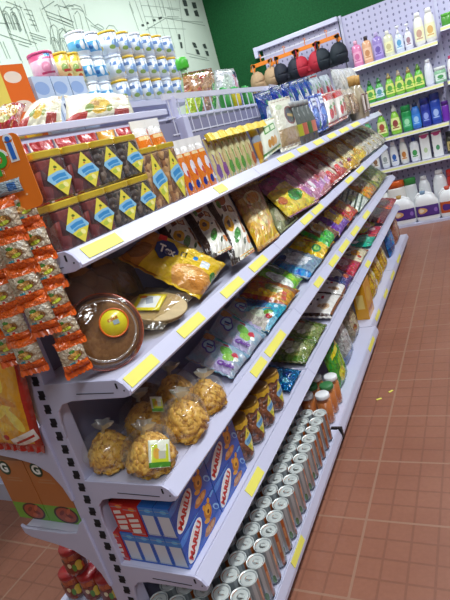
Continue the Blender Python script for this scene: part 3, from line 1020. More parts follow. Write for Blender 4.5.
A('p_ychip', '#dba326', [('r', .5, .92, 1, .2, '#9c5b22'), ('e', .25, .5, .2, .3, '#b0641f'), ('e', .55, .5, .18, .2, '#8f9a4a', 20), ('e', .62, .6, .12, .10, '#d8d4b8'), ('r', .84, .34, .05, .18, '#c7402c', 12), ('r', .5, .03, 1, .06, '#a33c1e'), ('e', .42, .28, .14, .12, '#eebb44')], .2, ('#b97c1d', 5, .4, .7), bump=.6)
A('p_gw', '#7fbf45', [('r', .3, .75, .3, .2, '#3f6e4a'), ('e', .6, .35, .35, .18, '#e6efe6'), ('r', .25, .8, .2, .05, '#dfe9f5', 5), ('e', .8, .7, .15, .12, '#9fd24a'), ('r', .5, .06, 1, .08, '#4c8f66')], .2, bump=.6)
A('p_bw', '#8aa3b5', [('e', .45, .5, .32, .25, '#dfe6ee'), ('e', .3, .62, .12, .1, '#9fa9b5', 20), ('e', .6, .4, .14, .10, '#b5bfcb', -20), ('r', .5, .07, 1, .12, '#4f93cf'), ('e', .15, .3, .12, .25, '#33588f'), ('e', .7, .66, .12, .08, '#eef2f7')], .18, ('#6f8ba6', 4, .4, .7), bump=.7)
A('p_yb', '#e6bd1c', [('r', .5, .9, 1, .2, '#a86a1c'), ('r', .42, .62, .26, .05, '#7a8a2a', 3), ('r', .46, .48, .2, .03, '#b5642a', 3), ('e', .72, .26, .13, .17, '#3d8f4a'), ('e', .72, .26, .07, .1, '#8cc36a'), ('e', .25, .22, .16, .1, '#e9d873')], .2, bump=.5)
A('p_gch', '#7c4a24', [('e', .48, .52, .28, .3, '#d6cf9f'), ('e', .48, .5, .18, .18, '#c9a23d'), ('e', .85, .35, .22, .35, '#3fae3f'), ('r', .5, .04, 1, .08, '#49b04a'), ('r', .2, .8, .2, .15, '#5b3519')], .2, bump=.6)
A('p_pur', '#d0a12c', [('r', .12, .5, .16, 1, '#6f4526'), ('e', .45, .55, .22, .28, '#e3c458'), ('r', .55, .12, .6, .17, '#6d479e', 6), ('r', .93, .5, .1, .5, '#7a50a8'), ('e', .45, .75, .14, .1, '#8b5f9f')], .2, bump=.6)
A('p_ore', '#c9462d', [('e', .4, .55, .25, .25, '#d9a03a'), ('r', .5, .08, 1, .12, '#a02f28'), ('e', .7, .6, .14, .14, '#efc9a0'), ('r', .15, .6, .14, .4, '#7d3140')], .2, bump=.6)
A('p_gst', '#dfe6dc', [('r', .12, .5, .035, 1, '#31503a', 14), ('r', .3, .5, .035, 1, '#2b4a35', 14), ('r', .48, .5, .035, 1, '#31503a', 14), ('r', .66, .5, .035, 1, '#2b4a35', 14), ('r', .84, .5, .035, 1, '#3a5a43', 14), ('e', .5, .4, .14, .2, '#b9c58d'), ('r', .5, .95, 1, .1, '#54774d')], .15, bump=.7)
A('p_org', '#d98a35', [('e', .45, .5, .3, .28, '#c9b78a'), ('r', .5, .9, 1, .15, '#7f7a35'), ('e', .7, .3, .2, .15, '#e9a74a'), ('e', .25, .3, .14, .14, '#e9e3cc')], .18, ('#8f7a3a', 5, .4, .7), bump=.6)
A('p_gye', '#8f9440', [('e', .5, .45, .3, .25, '#b0a865'), ('r', .5, .9, 1, .15, '#6d7a35'), ('e', .65, .25, .2, .12, '#d3c79a')], .18, ('#6d6d2c', 5, .4, .7), bump=.7)
A('p_foil', '#1b78b8', [('e', .4, .5, .2, .25, '#4fb3e0', 20), ('e', .7, .6, .15, .2, '#0e4f8c'), ('e', .75, .3, .12, .1, '#9fdcf2'), ('e', .2, .3, .1, .14, '#0f5a96')], .12, bump=.9, metal=.5)
A('p_gc', '#8f9b5c', [('r', .5, .92, 1, .14, '#5d7a2f'), ('r', .5, .05, 1, .09, '#5f7d34'), ('e', .34, .55, .17, .22, '#c9cba6', 10), ('e', .66, .5, .17, .2, '#b9be92', -10), ('e', .5, .3, .12, .1, '#e0e0cc'), ('e', .32, .78, .16, .06, '#a9623a')], .14, ('#6f7d3f', 6, .4, .65), bump=.9)
A('p_wh', '#e3e1da', [('r', .985, .5, .045, 1, '#8a5530'), ('r', .5, .03, 1, .05, '#3d2a20'), ('r', .3, .62, .03, .05, '#32302e', 8), ('r', .42, .60, .03, .05, '#32302e', 8), ('r', .3, .40, .025, .04, '#32302e', 8), ('r', .52, .72, .04, .06, '#c23434', 10),
                      ('e', .70, .34, .13, .13, '#c9ad8c'), ('e', .70, .34, .08, .08, '#8f6a48'), ('e', .55, .34, .05, .06, '#b5946d'), ('e', .18, .2, .08, .08, '#3f6b4a')], .25, bump=.4)
A('p_pu', '#54407c', [('e', .45, .55, .25, .25, '#e0dcd2'), ('e', .7, .3, .2, .18, '#35447a'), ('e', .8, .7, .1, .14, '#c25a34'), ('e', .3, .3, .14, .1, '#b9b0cf'), ('r', .1, .6, .12, .4, '#2c3a2f')], .18, bump=.7)
A('p_rp', '#c22843', [('e', .45, .5, .2, .22, '#e9b5c0', 15), ('e', .15, .6, .18, .3, '#3f4a6a'), ('r', .5, .04, 1, .08, '#9c1f35'), ('e', .65, .3, .15, .1, '#d96a80')], .16, bump=.7)
A('p_cr', '#dcd2b2', [('e', .3, .6, .14, .15, '#7a2f2a'), ('e', .65, .45, .17, .2, '#e2a03f'), ('e', .85, .3, .08, .08, '#b8322a'), ('e', .45, .25, .12, .08, '#4b4a3a'), ('r', .5, .95, 1, .08, '#a83a30')], .2, bump=.6)
A('p_te', '#35b08e', [('e', .2, .6, .2, .3, '#7a8f86'), ('e', .6, .45, .25, .2, '#6fd9b5'), ('e', .85, .8, .16, .18, '#d0404a'), ('e', .35, .3, .12, .1, '#dff0e6')], .14, bump=.8)
A('p_rp2', '#c9374f', [('e', .4, .5, .2, .25, '#8cb56a'), ('e', .7, .6, .12, .16, '#eec5cc'), ('r', .5, .06, 1, .1, '#8c2439')], .15, bump=.8)
A('p_yr', '#d0c23f', [('e', .4, .5, .2, .2, '#6f8f3a'), ('e', .7, .5, .15, .2, '#d46a2a'), ('r', .5, .95, 1, .1, '#8a8a2a')], .2, bump=.6)
A('p_ma', '#6e2330', [('r', .35, .5, .05, 1, '#d9cfc7', 8), ('r', .7, .5, .04, 1, '#a33a45', 8), ('e', .6, .3, .16, .12, '#c9b5a5')], .2, bump=.6)
A('p_pk', '#c25a62', [('e', .4, .6, .25, .2, '#e0a8a8'), ('r', .5, .1, 1, .16, '#e2572f'), ('e', .7, .5, .12, .14, '#8c2c3a')], .2, bump=.7)
A('p_cream', '#ece6ca', [('e', .40, .34, .15, .26, '#d6ab24'), ('e', .34, .40, .06, .1, '#b5821a', 30), ('e', .46, .36, .06, .07, '#eacb55', -30), ('e', .26, .26, .06, .12, '#7a8f35'), ('e', .54, .2, .05, .09, '#8f9a3a'), ('r', .10, .08, .14, .10, '#b53a34'), ('r', .74, .08, .12, .09, '#a33a30'), ('r', .82, .66, .05, .2, '#d9b88a', -30), ('e', .9, .8, .06, .1, '#cfae80')], .3, bump=.4)
A('p_redfry', '#b8302a', [('e', .5, .45, .34, .26, '#d9a83a'), ('e', .4, .2, .2, .1, '#c9c07a'), ('e', .2, .75, .14, .12, '#f0e6e0')], .16, bump=.7)
A('p_bread', '#b98a62', [('r', .5, .22, 1, .28, '#3f9a3a'), ('e', .5, .78, .42, .2, '#c39a76'), ('r', .13, .28, .13, .24, '#a9c23a'), ('r', .52, .26, .16, .3, '#a8806a', -4), ('e', .45, .86, .14, .05, '#c2584a', 20), ('r', .85, .45, .13, .2, '#4fa844', 15)], .14, bump=.9)
A('p_navy', '#dfe3e6', [('r', .9, .8, .2, .12, '#2c3c6a'), ('e', .3, .55, .2, .3, '#c9d8cc'), ('r', .7, .4, .06, .4, '#e6a9b8', 8), ('e', .55, .2, .2, .14, '#35508a')], .25, bump=.5)
for k, (cc, c2) in dict(bw1=('#27418f', '#dfe6f0'), bw2=('#22409a', '#d9e2ee'), bw3=('#2a4fa5', '#e6ebf2'), dk=('#cfdbe2', '#b5333a')).items():
    A('p_' + k, cc, [('e', .35, .6, .2, .2, c2, 20), ('e', .7, .75, .14, .12, c2, -20), ('e', .65, .4, .16, .14, '#8fa9c0', 10), ('r', .55, .18, .3, .08, '#d9cf3a' if k != 'dk' else '#c9c9c9', 8), ('e', .2, .25, .1, .1, '#9fb8d8'), ('e', .45, .85, .1, .06, '#5fa06a')], .2, bump=.5)
A('p_oval', '#dfddcb', [('e', .62, .62, .26, .2, '#7a2f25', -15), ('e', .62, .62, .22, .165, '#1e2420', -15), ('r', .62, .62, .14, .03, '#b8933f', -8), ('r', .5, .2, .45, .17, '#a98f6a'), ('e', .25, .85, .14, .06, '#b9c9a0')], .35, bump=.3)
A('p_ggz', '#e6ead9', [('r', .45, .72, .32, .11, '#4f9a35', 4), ('r', .45, .72, .27, .07, '#dfeccb', 4), ('r', .45, .72, .05, .07, '#4f9a35'), ('e', .45, .3, .1, .16, '#c98f3a', 15), ('e', .62, .3, .09, .15, '#d9a34c', -5), ('e', .28, .28, .08, .13, '#c98f3a', 10), ('r', .5, .03, 1, .05, '#4f9a35')], .35)
A('p_blue', '#2a3f9a', [('e', .35, .48, .2, .13, '#5f86d8'), ('e', .65, .36, .2, .13, '#6f94e0'), ('e', .45, .22, .18, .11, '#4a6cc9'), ('e', .7, .12, .14, .09, '#3f8f4a'), ('r', .5, .82, .26, .12, '#d5dbe8'), ('r', .5, .82, .2, .03, '#3a3f7a')], .22, bump=.4)
A('p_straw', '#e6dfd8', [('e', .3, .30, .16, .17, '#c5282f'), ('e', .68, .36, .17, .18, '#cf2f35'), ('e', .3, .52, .12, .06, '#3f9a3f', 20), ('e', .68, .58, .12, .06, '#4aa546', -10), ('r', .5, .90, 1, .14, '#bf3a33'), ('r', .5, .02, 1, .04, '#b5342f')], .22, bump=.4)
A('p_mix', '#a98a68', [('r', .5, .88, 1, .14, '#cfc8ba'), ('e', .4, .5, .2, .2, '#c9b090'), ('e', .7, .3, .14, .14, '#8c5f44')], .2, ('#6f5238', 12, .4, .6), bump=.8)
A('p_wsc', '#eceeec', [('e', .4, .5, .3, .14, '#b9bdb5', 30), ('e', .7, .7, .2, .1, '#f2f4f2', -20), ('e', .3, .2, .14, .1, '#a9b5a0')], .16, ('#b5bab8', 4, .4, .7), bump=.9)

BAGINFO = {
    # key: (name, category, material, thickness, film, label)
    'yrolls': ('bread_roll_bag', 'bag', 'p_rolls', .075, 0, 'yellow bag of bread rolls with a dark blue badge on the second shelf'),
    'sun1': ('sunflower_seed_bag', 'bag', 'p_sunc', .05, 0, 'white sunflower-print seed bag half hidden behind the yellow bread roll bag'),
    'sun2': ('sunflower_seed_bag', 'bag', 'p_sunb', .05, 0, 'white sunflower-print seed bag in the middle of the three'),
    'sun3': ('sunflower_seed_bag', 'bag', 'p_suna', .05, 0, 'white sunflower-print seed bag next to the cashew bag'),
    'cashew': ('cashew_bag', 'bag', 'p_cashew', .05, 0, 'clear bag of pale cashews with golden yellow bottom'),
    'gclear': ('snack_bag', 'bag', 'p_gclear', .045, 0, 'clear greenish grey bag of snacks right after the cashews'),
    'yoval': ('snack_bag', 'bag', 'p_yoval', .05, 0, 'yellow snack bag with green oval and purple top'),
    'pink1': ('sweets_bag', 'bag', 'p_pink', .05, 0, 'glossy pink and purple sweets bag beside the yellow bag with green oval'),
    'pink2': ('sweets_bag', 'bag', 'p_pink_b', .05, 0, 'glossy pink and red striped sweets bag before the dark red bag'),
    'red': ('sweets_bag', 'bag', 'p_red', .05, 0, 'dark red and clear sweets bag on the second shelf'),
    'ycl': ('pasta_bag', 'bag', 'p_ycl', .05, 0, 'clear and yellow bag just past the dark red sweets bag'),
    'ynoo': ('pasta_bag', 'bag', 'p_ynoo', .05, 0, 'golden yellow bag with clear window before the clear stick bag'),
    'sticks': ('bread_stick_bag', 'bag', 'p_sticks', .06, 0, 'crinkled clear bag of pale sticks at far end of second shelf'),
    'q1': ('cereal_bag', 'bag', 'p_quio', .04, 0, 'pale blue and pink bag with purple lettering, nearest of its row'),
    'q2': ('cereal_bag', 'bag', 'p_quio', .04, 0, 'pale blue and pink bag with purple lettering, second of its row'),
    'q3': ('cereal_bag', 'bag', 'p_quio_b', .035, 0, 'pale green and blue bag squeezed beside the bright cyan bag'),
    'ha': ('snack_bag', 'bag', 'p_ha', .045, 0, 'bright cyan snack bag with dark blue lettering and vegetables'),
    'ych': ('chip_bag', 'bag', 'p_ychip', .05, 0, 'amber yellow chip bag with small red banner on third shelf'),
    'gw': ('chip_bag', 'bag', 'p_gw', .045, 0, 'lime green and white bag behind the amber chip bag'),
    'bw': ('snack_bag', 'bag', 'p_bw', .05, 0, 'silvery white bag with sky blue bottom on third shelf'),
    'yb': ('noodle_bag', 'bag', 'p_yb', .045, 0, 'bright yellow bag with green round mark after the silvery bag'),
    'gch': ('chip_bag', 'bag', 'p_gch', .05, 0, 'brown chip bag with bright green corner and round plate picture'),
    'pur': ('chip_bag', 'bag', 'p_pur', .05, 0, 'golden bag with purple lower edge on third shelf'),
    'ore': ('chip_bag', 'bag', 'p_ore', .045, 0, 'orange red bag beside the golden and purple bag'),
    'gst': ('snack_bag', 'bag', 'p_gst', .05, 0, 'white bag with dark green stripes toward far end of third shelf'),
    'org': ('snack_bag', 'bag', 'p_org', .05, 0, 'orange and clear bag just past the green striped bag'),
    'gye': ('snack_bag', 'bag', 'p_gye', .05, 0, 'olive yellow bag at the far end of third shelf'),
    'foil': ('sweets_bag', 'bag', 'p_foil', .045, 0, 'shiny blue foil bag beside the brown date tubs'),
    'gc1': ('biscuit_bag', 'bag', 'p_gc', .045, 0, 'clear green-edged bag of pale snacks, nearer of the two, beside blue foil'),
    'gc2': ('biscuit_bag', 'bag', 'p_gc', .045, 0, 'clear green-edged bag of pale snacks, next to the white bags'),
    'wh1': ('coffee_bag', 'bag', 'p_wh', .04, 0, 'white bag with brown side edge and small red mark, nearer of two'),
    'wh2': ('coffee_bag', 'bag', 'p_wh', .04, 0, 'white bag with brown side edge, farther, beside the purple bag'),
    'pu': ('sweets_bag', 'bag', 'p_pu', .045, 0, 'purple and white sweets bag on the fourth shelf'),
    'rp': ('sweets_bag', 'bag', 'p_rp', .045, 0, 'crimson pink glossy bag between the purple and cream bags'),
    'cr': ('snack_bag', 'bag', 'p_cr', .045, 0, 'cream coloured bag with small orange and red pictures'),
    'te': ('sweets_bag', 'bag', 'p_te', .045, 0, 'shiny teal green bag on the fourth shelf'),
    'rp2': ('sweets_bag', 'bag', 'p_rp2', .045, 0, 'rose red bag just past the teal bag'),
    'yr': ('snack_bag', 'bag', 'p_yr', .04, 0, 'yellow green bag leaning behind the rose red bag'),
    'ma': ('chocolate_bag', 'bag', 'p_ma', .045, 0, 'maroon bag with white stripe near far end of fourth shelf'),
    'pk': ('sweets_bag', 'bag', 'p_pk', .045, 0, 'dusty pink and orange bag at the far end of fourth shelf'),
    'cream1': ('tortilla_bag', 'bag', 'p_cream', .07, 0, 'cream bag with yellow food picture on the top tray beside the red bag'),
    'cream2': ('tortilla_bag', 'bag', 'p_cream', .08, 0, 'long cream bag with yellow food picture lying on the top tray'),
    'redb': ('frozen_fry_bag', 'bag', 'p_redfry', .07, 0, 'red and yellow glossy bag at the near end of top tray'),
    'bread': ('bread_bag', 'bag', 'p_bread', .10, 0, 'clear bag of brown buns with green print behind the wire fence'),
    'navy': ('bread_bag', 'bag', 'p_navy', .08, 0, 'white bag with navy corner and pink stripe beside the bread bag'),
    'bw1': ('wipes_pack', 'pack', 'p_bw1', .06, 0, 'blue and white pack behind the oval-marked bag, nearest of three'),
    'bw2': ('wipes_pack', 'pack', 'p_bw2', .06, 0, 'blue and white pack in the middle of the blue trio'),
    'bw3': ('wipes_pack', 'pack', 'p_bw3', .06, 0, 'lighter blue and white pack behind the blueberry bag'),
    'dk': ('wipes_pack', 'pack', 'p_dk', .06, 0, 'pale blue and red pack behind the strawberry bag'),
    'oval': ('rice_bag', 'bag', 'p_oval', .05, 0, 'cream paper bag with dark oval badge standing on top shelf'),
    'ggz': ('grain_bag', 'bag', 'p_ggz', .035, 0, 'small white bag with green lettering and ears of grain'),
    'blue': ('blueberry_bag', 'bag', 'p_blue', .05, 0, 'dark blue bag with round blueberries printed on it'),
    'straw': ('strawberry_bag', 'bag', 'p_straw', .05, 0, 'white bag with red strawberries printed on it'),
    'mix': ('nut_mix_bag', 'bag', 'p_mix', .05, 0, 'clear bag of brown mixed nuts beside the strawberry bag'),
    'wsc': ('tissue_pack', 'pack', 'p_wsc', .10, 0, 'crumpled white plastic pack above the nut mix bag'),
}
SHELFZ = {}
for k, zt in (('S2', LV['S2']), ('S3', LV['S3']), ('S4', LV['S4'])):
    for n_ in BAGS[k]: SHELFZ[n_] = zt
BAGOBJ = {}
for grp, d in BAGS.items():
    for i, (k, c4) in enumerate(d.items()):
        if k not in BAGINFO: continue
        nm, cat, mt, th, film, lab = BAGINFO[k]
        c4 = [Vector(p) for p in c4]
        if k in ('bw1', 'bw2', 'bw3', 'dk', 'wsc'):
            dn = Vector((0, 0, .05 if k != 'wsc' else 0))
            c4 = [c4[0] - dn, c4[1] - dn, Vector((c4[2].x, c4[2].y, LV['S1'] + .002)), Vector((c4[3].x, c4[3].y, LV['S1'] + .002))]
        if k in SHELFZ:
            lo = SHELFZ[k] + .012 + th * .18
            c4 = [Vector((p.x + (.014 if p.x > -.9 else 0), p.y, max(p.z, lo))) for p in c4]
        wb = (c4[2] - c4[3]).length
        nsp = max(1, round(wb / .26)) if grp != 'TOP' or k in ('straw', 'mix', 'bw3', 'dk', 'wsc', 'blue') else 1
        if k in ('yoval', 'sun3', 'cashew', 'oval'): nsp = 1
        if k in ('bw1', 'bw2', 'bw3', 'dk'): nsp = max(1, round(wb / .17))
        full = c4
        for j in range(nsp):
            a0, a1 = j / nsp, (j + 1) / nsp
            TL, TR, BR, BL = full
            jr = rnd.uniform(-.008, .008) if nsp > 1 else 0
            c4 = [TL.lerp(TR, a0), TL.lerp(TR, a1), BL.lerp(BR, a1), BL.lerp(BR, a0)]
            c4 = [p + Vector((jr, 0, abs(jr))) for p in c4]
            o = pillow(nm, c4, th, MC[mt], nx=16, ny=16, seed=i * 1.37 + len(k) + j * .77, wr=.18 if grp != 'TOP' else .10, px=.45 if k != 'yrolls' else .30, pinch=.05 if k != 'yrolls' else .0)
            org = o.location.copy()
            if nsp > 1:
                tag(o, lab + (', nearer one' if j == 0 else ', farther one') if nsp == 2 else lab + ', ' + ORD[j] + ' of ' + ['', '', '', 'three', 'four', 'five'][nsp], cat, lab.split(' on ')[0])
            else:
                tag(o, lab, cat)
            if j == 0: BAGOBJ[k] = (o, c4)
            if c4[0].y < 4.2:
                for e in 'tb':
                    s = seal(c4, e, MC[mt], o, org, wid=.05, seed=i + j)


def on_bag(key, u, v, s, size, mat, rot=0, lift=.0, bold=0):
    o, (TL, TR, BR, BL) = BAGOBJ[key]
    p = (BL.lerp(BR, u)).lerp(TL.lerp(TR, u), v)
    x = (BR - BL).lerp(TR - TL, v).normalized()
    up = (TL - BL).lerp(TR - BR, u).normalized()
    z = x.cross(up).normalized()
    x = Matrix.Rotation(R(rot), 3, z) @ x
    up = Matrix.Rotation(R(rot), 3, z) @ up
    return text(s, size, mat, o, frame(p + z * lift - o.location, x, up), bold=bold)


PURP = plain('purple_ink', '#6a2f93', .4, var=0)
NAVY = plain('navy_ink', '#1c2558', .4, var=0)
WHT = plain('white_ink', '#f2f2ee', .4, var=0)
REDI = plain('red_ink', '#c5281f', .4, var=0)
on_bag('q1', .77, .16, 'Quio', .034, PURP, 6, .020, .001)
on_bag('q2', .77, .16, 'Quio', .034, PURP, 6, .020, .001)
on_bag('ha', .30, .84, 'HAHA', .032, NAVY, 6, .021, .001)
# dark blue badge of the roll bag
o, (TL, TR, BR, BL) = BAGOBJ['yrolls']
p = (BL.lerp(BR, .30)).lerp(TL.lerp(TR, .30), .58)
x = (TR - TL).normalized()
up = (TL - BL).normalized()
zz = x.cross(up).normalized()
Mf = frame(p + zz * .044 - o.location, x, up)
oc = [(.044 * math.cos(R(45 * k + 22)), .036 * math.sin(R(45 * k + 22))) for k in range(8)]
bd = mk('badge', [Mf @ Vector((a, b, .0)) for a, b in oc] + [Mf @ Vector((a, b, -.004)) for a, b in oc],
        [tuple(range(8)), tuple(range(8, 16))[::-1]] + [(k, k + 8, (k + 1) % 8 + 8, (k + 1) % 8) for k in range(8)], plain('badge_navy', '#1f2468', .25, 0, .5, var=0), o)
text('Tex', .036, WHT, bd, frame(Mf @ Vector((0, 0, .001)), Mf.to_3x3().col[0], Mf.to_3x3().col[1]), bold=.001)
mk('badge_tab', [Mf @ Vector(v) for v in ((-.04, .026, .001), (-.01, .030, .001), (-.012, .046, .001), (-.038, .042, .001), (-.04, .026, -.003), (-.01, .030, -.003), (-.012, .046, -.003), (-.038, .042, -.003))],
   [(0, 1, 2, 3), (7, 6, 5, 4), (0, 4, 5, 1), (1, 5, 6, 2), (2, 6, 7, 3), (3, 7, 4, 0)], REDI, o)

# clear bag of brown buns and the flat bread bag
c4 = [Vector(v) for v in BAGS['S2']['buns']]
b = pillow('bun_bag', c4, .075, clear('wrinkled_film', '#d8c9b0', .24, .15, dif=.6), nx=18, ny=14, seed=3, wr=.18)
tag(b, 'clear bag of dark brown buns standing behind the round cake tub', 'bag')
BUN = food('brown_bun_crust', '#9a6a3c', '#b58250', 30, .5, bump=.25)
bn = lathe('bun', [(0, -.012), (.035, -.010), (.050, 0), (.043, .012), (.024, .019), (0, .021)], BUN, b, 18)
nb = (c4[1] - c4[0]).cross(c4[0] - c4[3]).normalized()
qr = nb.to_track_quat('Z', 'Y')
for i, (u, v) in enumerate(((.15, .25), (.42, .2), (.7, .22), (.2, .62), (.47, .62), (.75, .6), (.33, .88), (.62, .9))):
    bb = bn if i == 0 else bn.copy()
    if i: COL.objects.link(bb)
    bb.parent = b
    bb.location = (c4[3].lerp(c4[2], u)).lerp(c4[0].lerp(c4[1], u), v) - b.location
    bb.rotation_mode = 'QUATERNION'
    bb.rotation_quaternion = qr
fc = [Vector((-1.04, 1.33, 1.20)), Vector((-.875, 1.40, 1.14)), Vector((-.866, 1.12, 1.125)), Vector((-1.0, 1.05, 1.17))]
f = pillow('flat_bread_bag', fc, .05, clear('bread_film', '#efe8d2', .12, .12), nx=18, ny=14, seed=5, wr=.2)
tag(f, 'clear bag of round pale flat bread with yellow label lying beside cake tub', 'bag')
FB = plain('pale_flat_bread', '#cdb689', .7, var=.12, scale=30)
cc = (fc[0] + fc[1] + fc[2] + fc[3]) / 4
nf = (fc[1] - fc[0]).cross(fc[0] - fc[3]).normalized()
fb = lathe('flat_bread', [(0, -.003), (.09, -.003), (.094, 0), (.09, .003), (0, .004)], FB, f, 28)
for i in range(3):
    bb = fb if i == 0 else fb.copy()
    if i: COL.objects.link(bb)
    bb.parent = f
    bb.location = nf * (-.006 + .007 * i) + Vector((.006 * i, -.004 * i, 0))
    bb.rotation_mode = 'QUATERNION'
    bb.rotation_quaternion = nf.to_track_quat('Z', 'Y')
ylab = art('bread_label', '#dccb2c', [('r', .5, .5, .33, .36, '#dfe3df'), ('r', .5, .55, .12, .2, '#9fa8b0', 20), ('e', .2, .8, .14, .1, '#c7641f')], .3)
lc = [cc + nf * .027 + (fc[1] - fc[0]) * a + (fc[0] - fc[3]) * b_ for a, b_ in ((-.34, .12), (.12, .16), (.18, -.22), (-.28, -.26))]
pillow('label', lc, .006, ylab, f, 6, 6, seed=1, loc=(lc[0] + lc[1] + lc[2] + lc[3]) / 4 - f.location)

# ---------------------------------------------------------------- round cake tub
ct = Vector((-.925, .955, 1.202))
ax = Vector((.74, -.62, .30)).normalized()
tub = empty('cake_tub', ct)
tub.rotation_mode = 'QUATERNION'
tub.rotation_quaternion = ax.to_track_quat('Z', 'Y')
tag(tub, 'round clear-lidded cake tub with yellow label propped upright on second shelf', 'tub')
OR = clear('orange_plastic', '#d9561f', .8, .25, dif=.7)
lathe('tub_base', [(.080, -.034), (.088, -.03), (.098, 0), (.103, .002), (.103, .006), (.099, .008), (.101, .010), (.104, .007), (.097, .006), (.086, -.026), (0, -.028)], OR, tub, 48)
lathe('cake', [(.083, -.024), (.092, .004), (.088, .018), (.06, .021), (0, .022)], food('brown_cake', '#a87545', '#c08f58', 90, .6, bump=.2), tub, 48)
lathe('lid', [(.103, .005), (.101, .011), (.095, .012), (.092, .026), (.084, .031), (.080, .029), (.076, .031), (0, .032)], clear('lid_plastic', '#d8d0c0', .10, .1), tub, 56)
lathe('lid_ridge', [(.076, .0305), (.077, .0335), (.080, .0340), (.082, .0315)], clear('ridge_highlight_plastic', '#e8dfd0', .40, .1, dif=.5), tub, 56, closed=False)  # lid ridge, its whitish tint standing in for ring highlights
lab = lathe('label', [(.038, 0), (.038, .0012), (0, .0014)], art('tub_label', '#dcd02c', [], .3), tub, 32, loc=(.028, .012, .0325))
for lp in lab.data.uv_layers[0].data: pass
ring = lathe('label_ring', [(.035, 0), (.035, .0022), (.039, .0022), (.039, 0)], plain('label_orange', '#d9641e', .35, var=0), lab, 32)
text('cake', .016, REDI, lab, frame((0, .012, .0022), (1, .1, 0), (0, 1, 0)))
m = MB()
m.box((0.006, .0, .002), (.016, .012, .001))
m.build('barcode', plain('barcode_grey', '#9fb0b5', .5, var=.2, scale=400), lab)

# ---------------------------------------------------------------- bags of biscuits
BISC = food('golden_biscuit', '#d6a03a', '#e8bc58', 110, .42, '#b88228', bump=.25)
GRN = art('biscuit_label', '#e2e6d0', [('r', .5, .45, .40, .38, '#c3cf2c'), ('r', .5, .10, .5, .09, '#4a8f2c'), ('r', .6, .72, .20, .14, '#e8ead8'), ('e', .35, .5, .16, .2, '#d8a43a'), ('r', .6, .45, .16, .14, '#b8b8a6')], .3)
bmesh0 = None


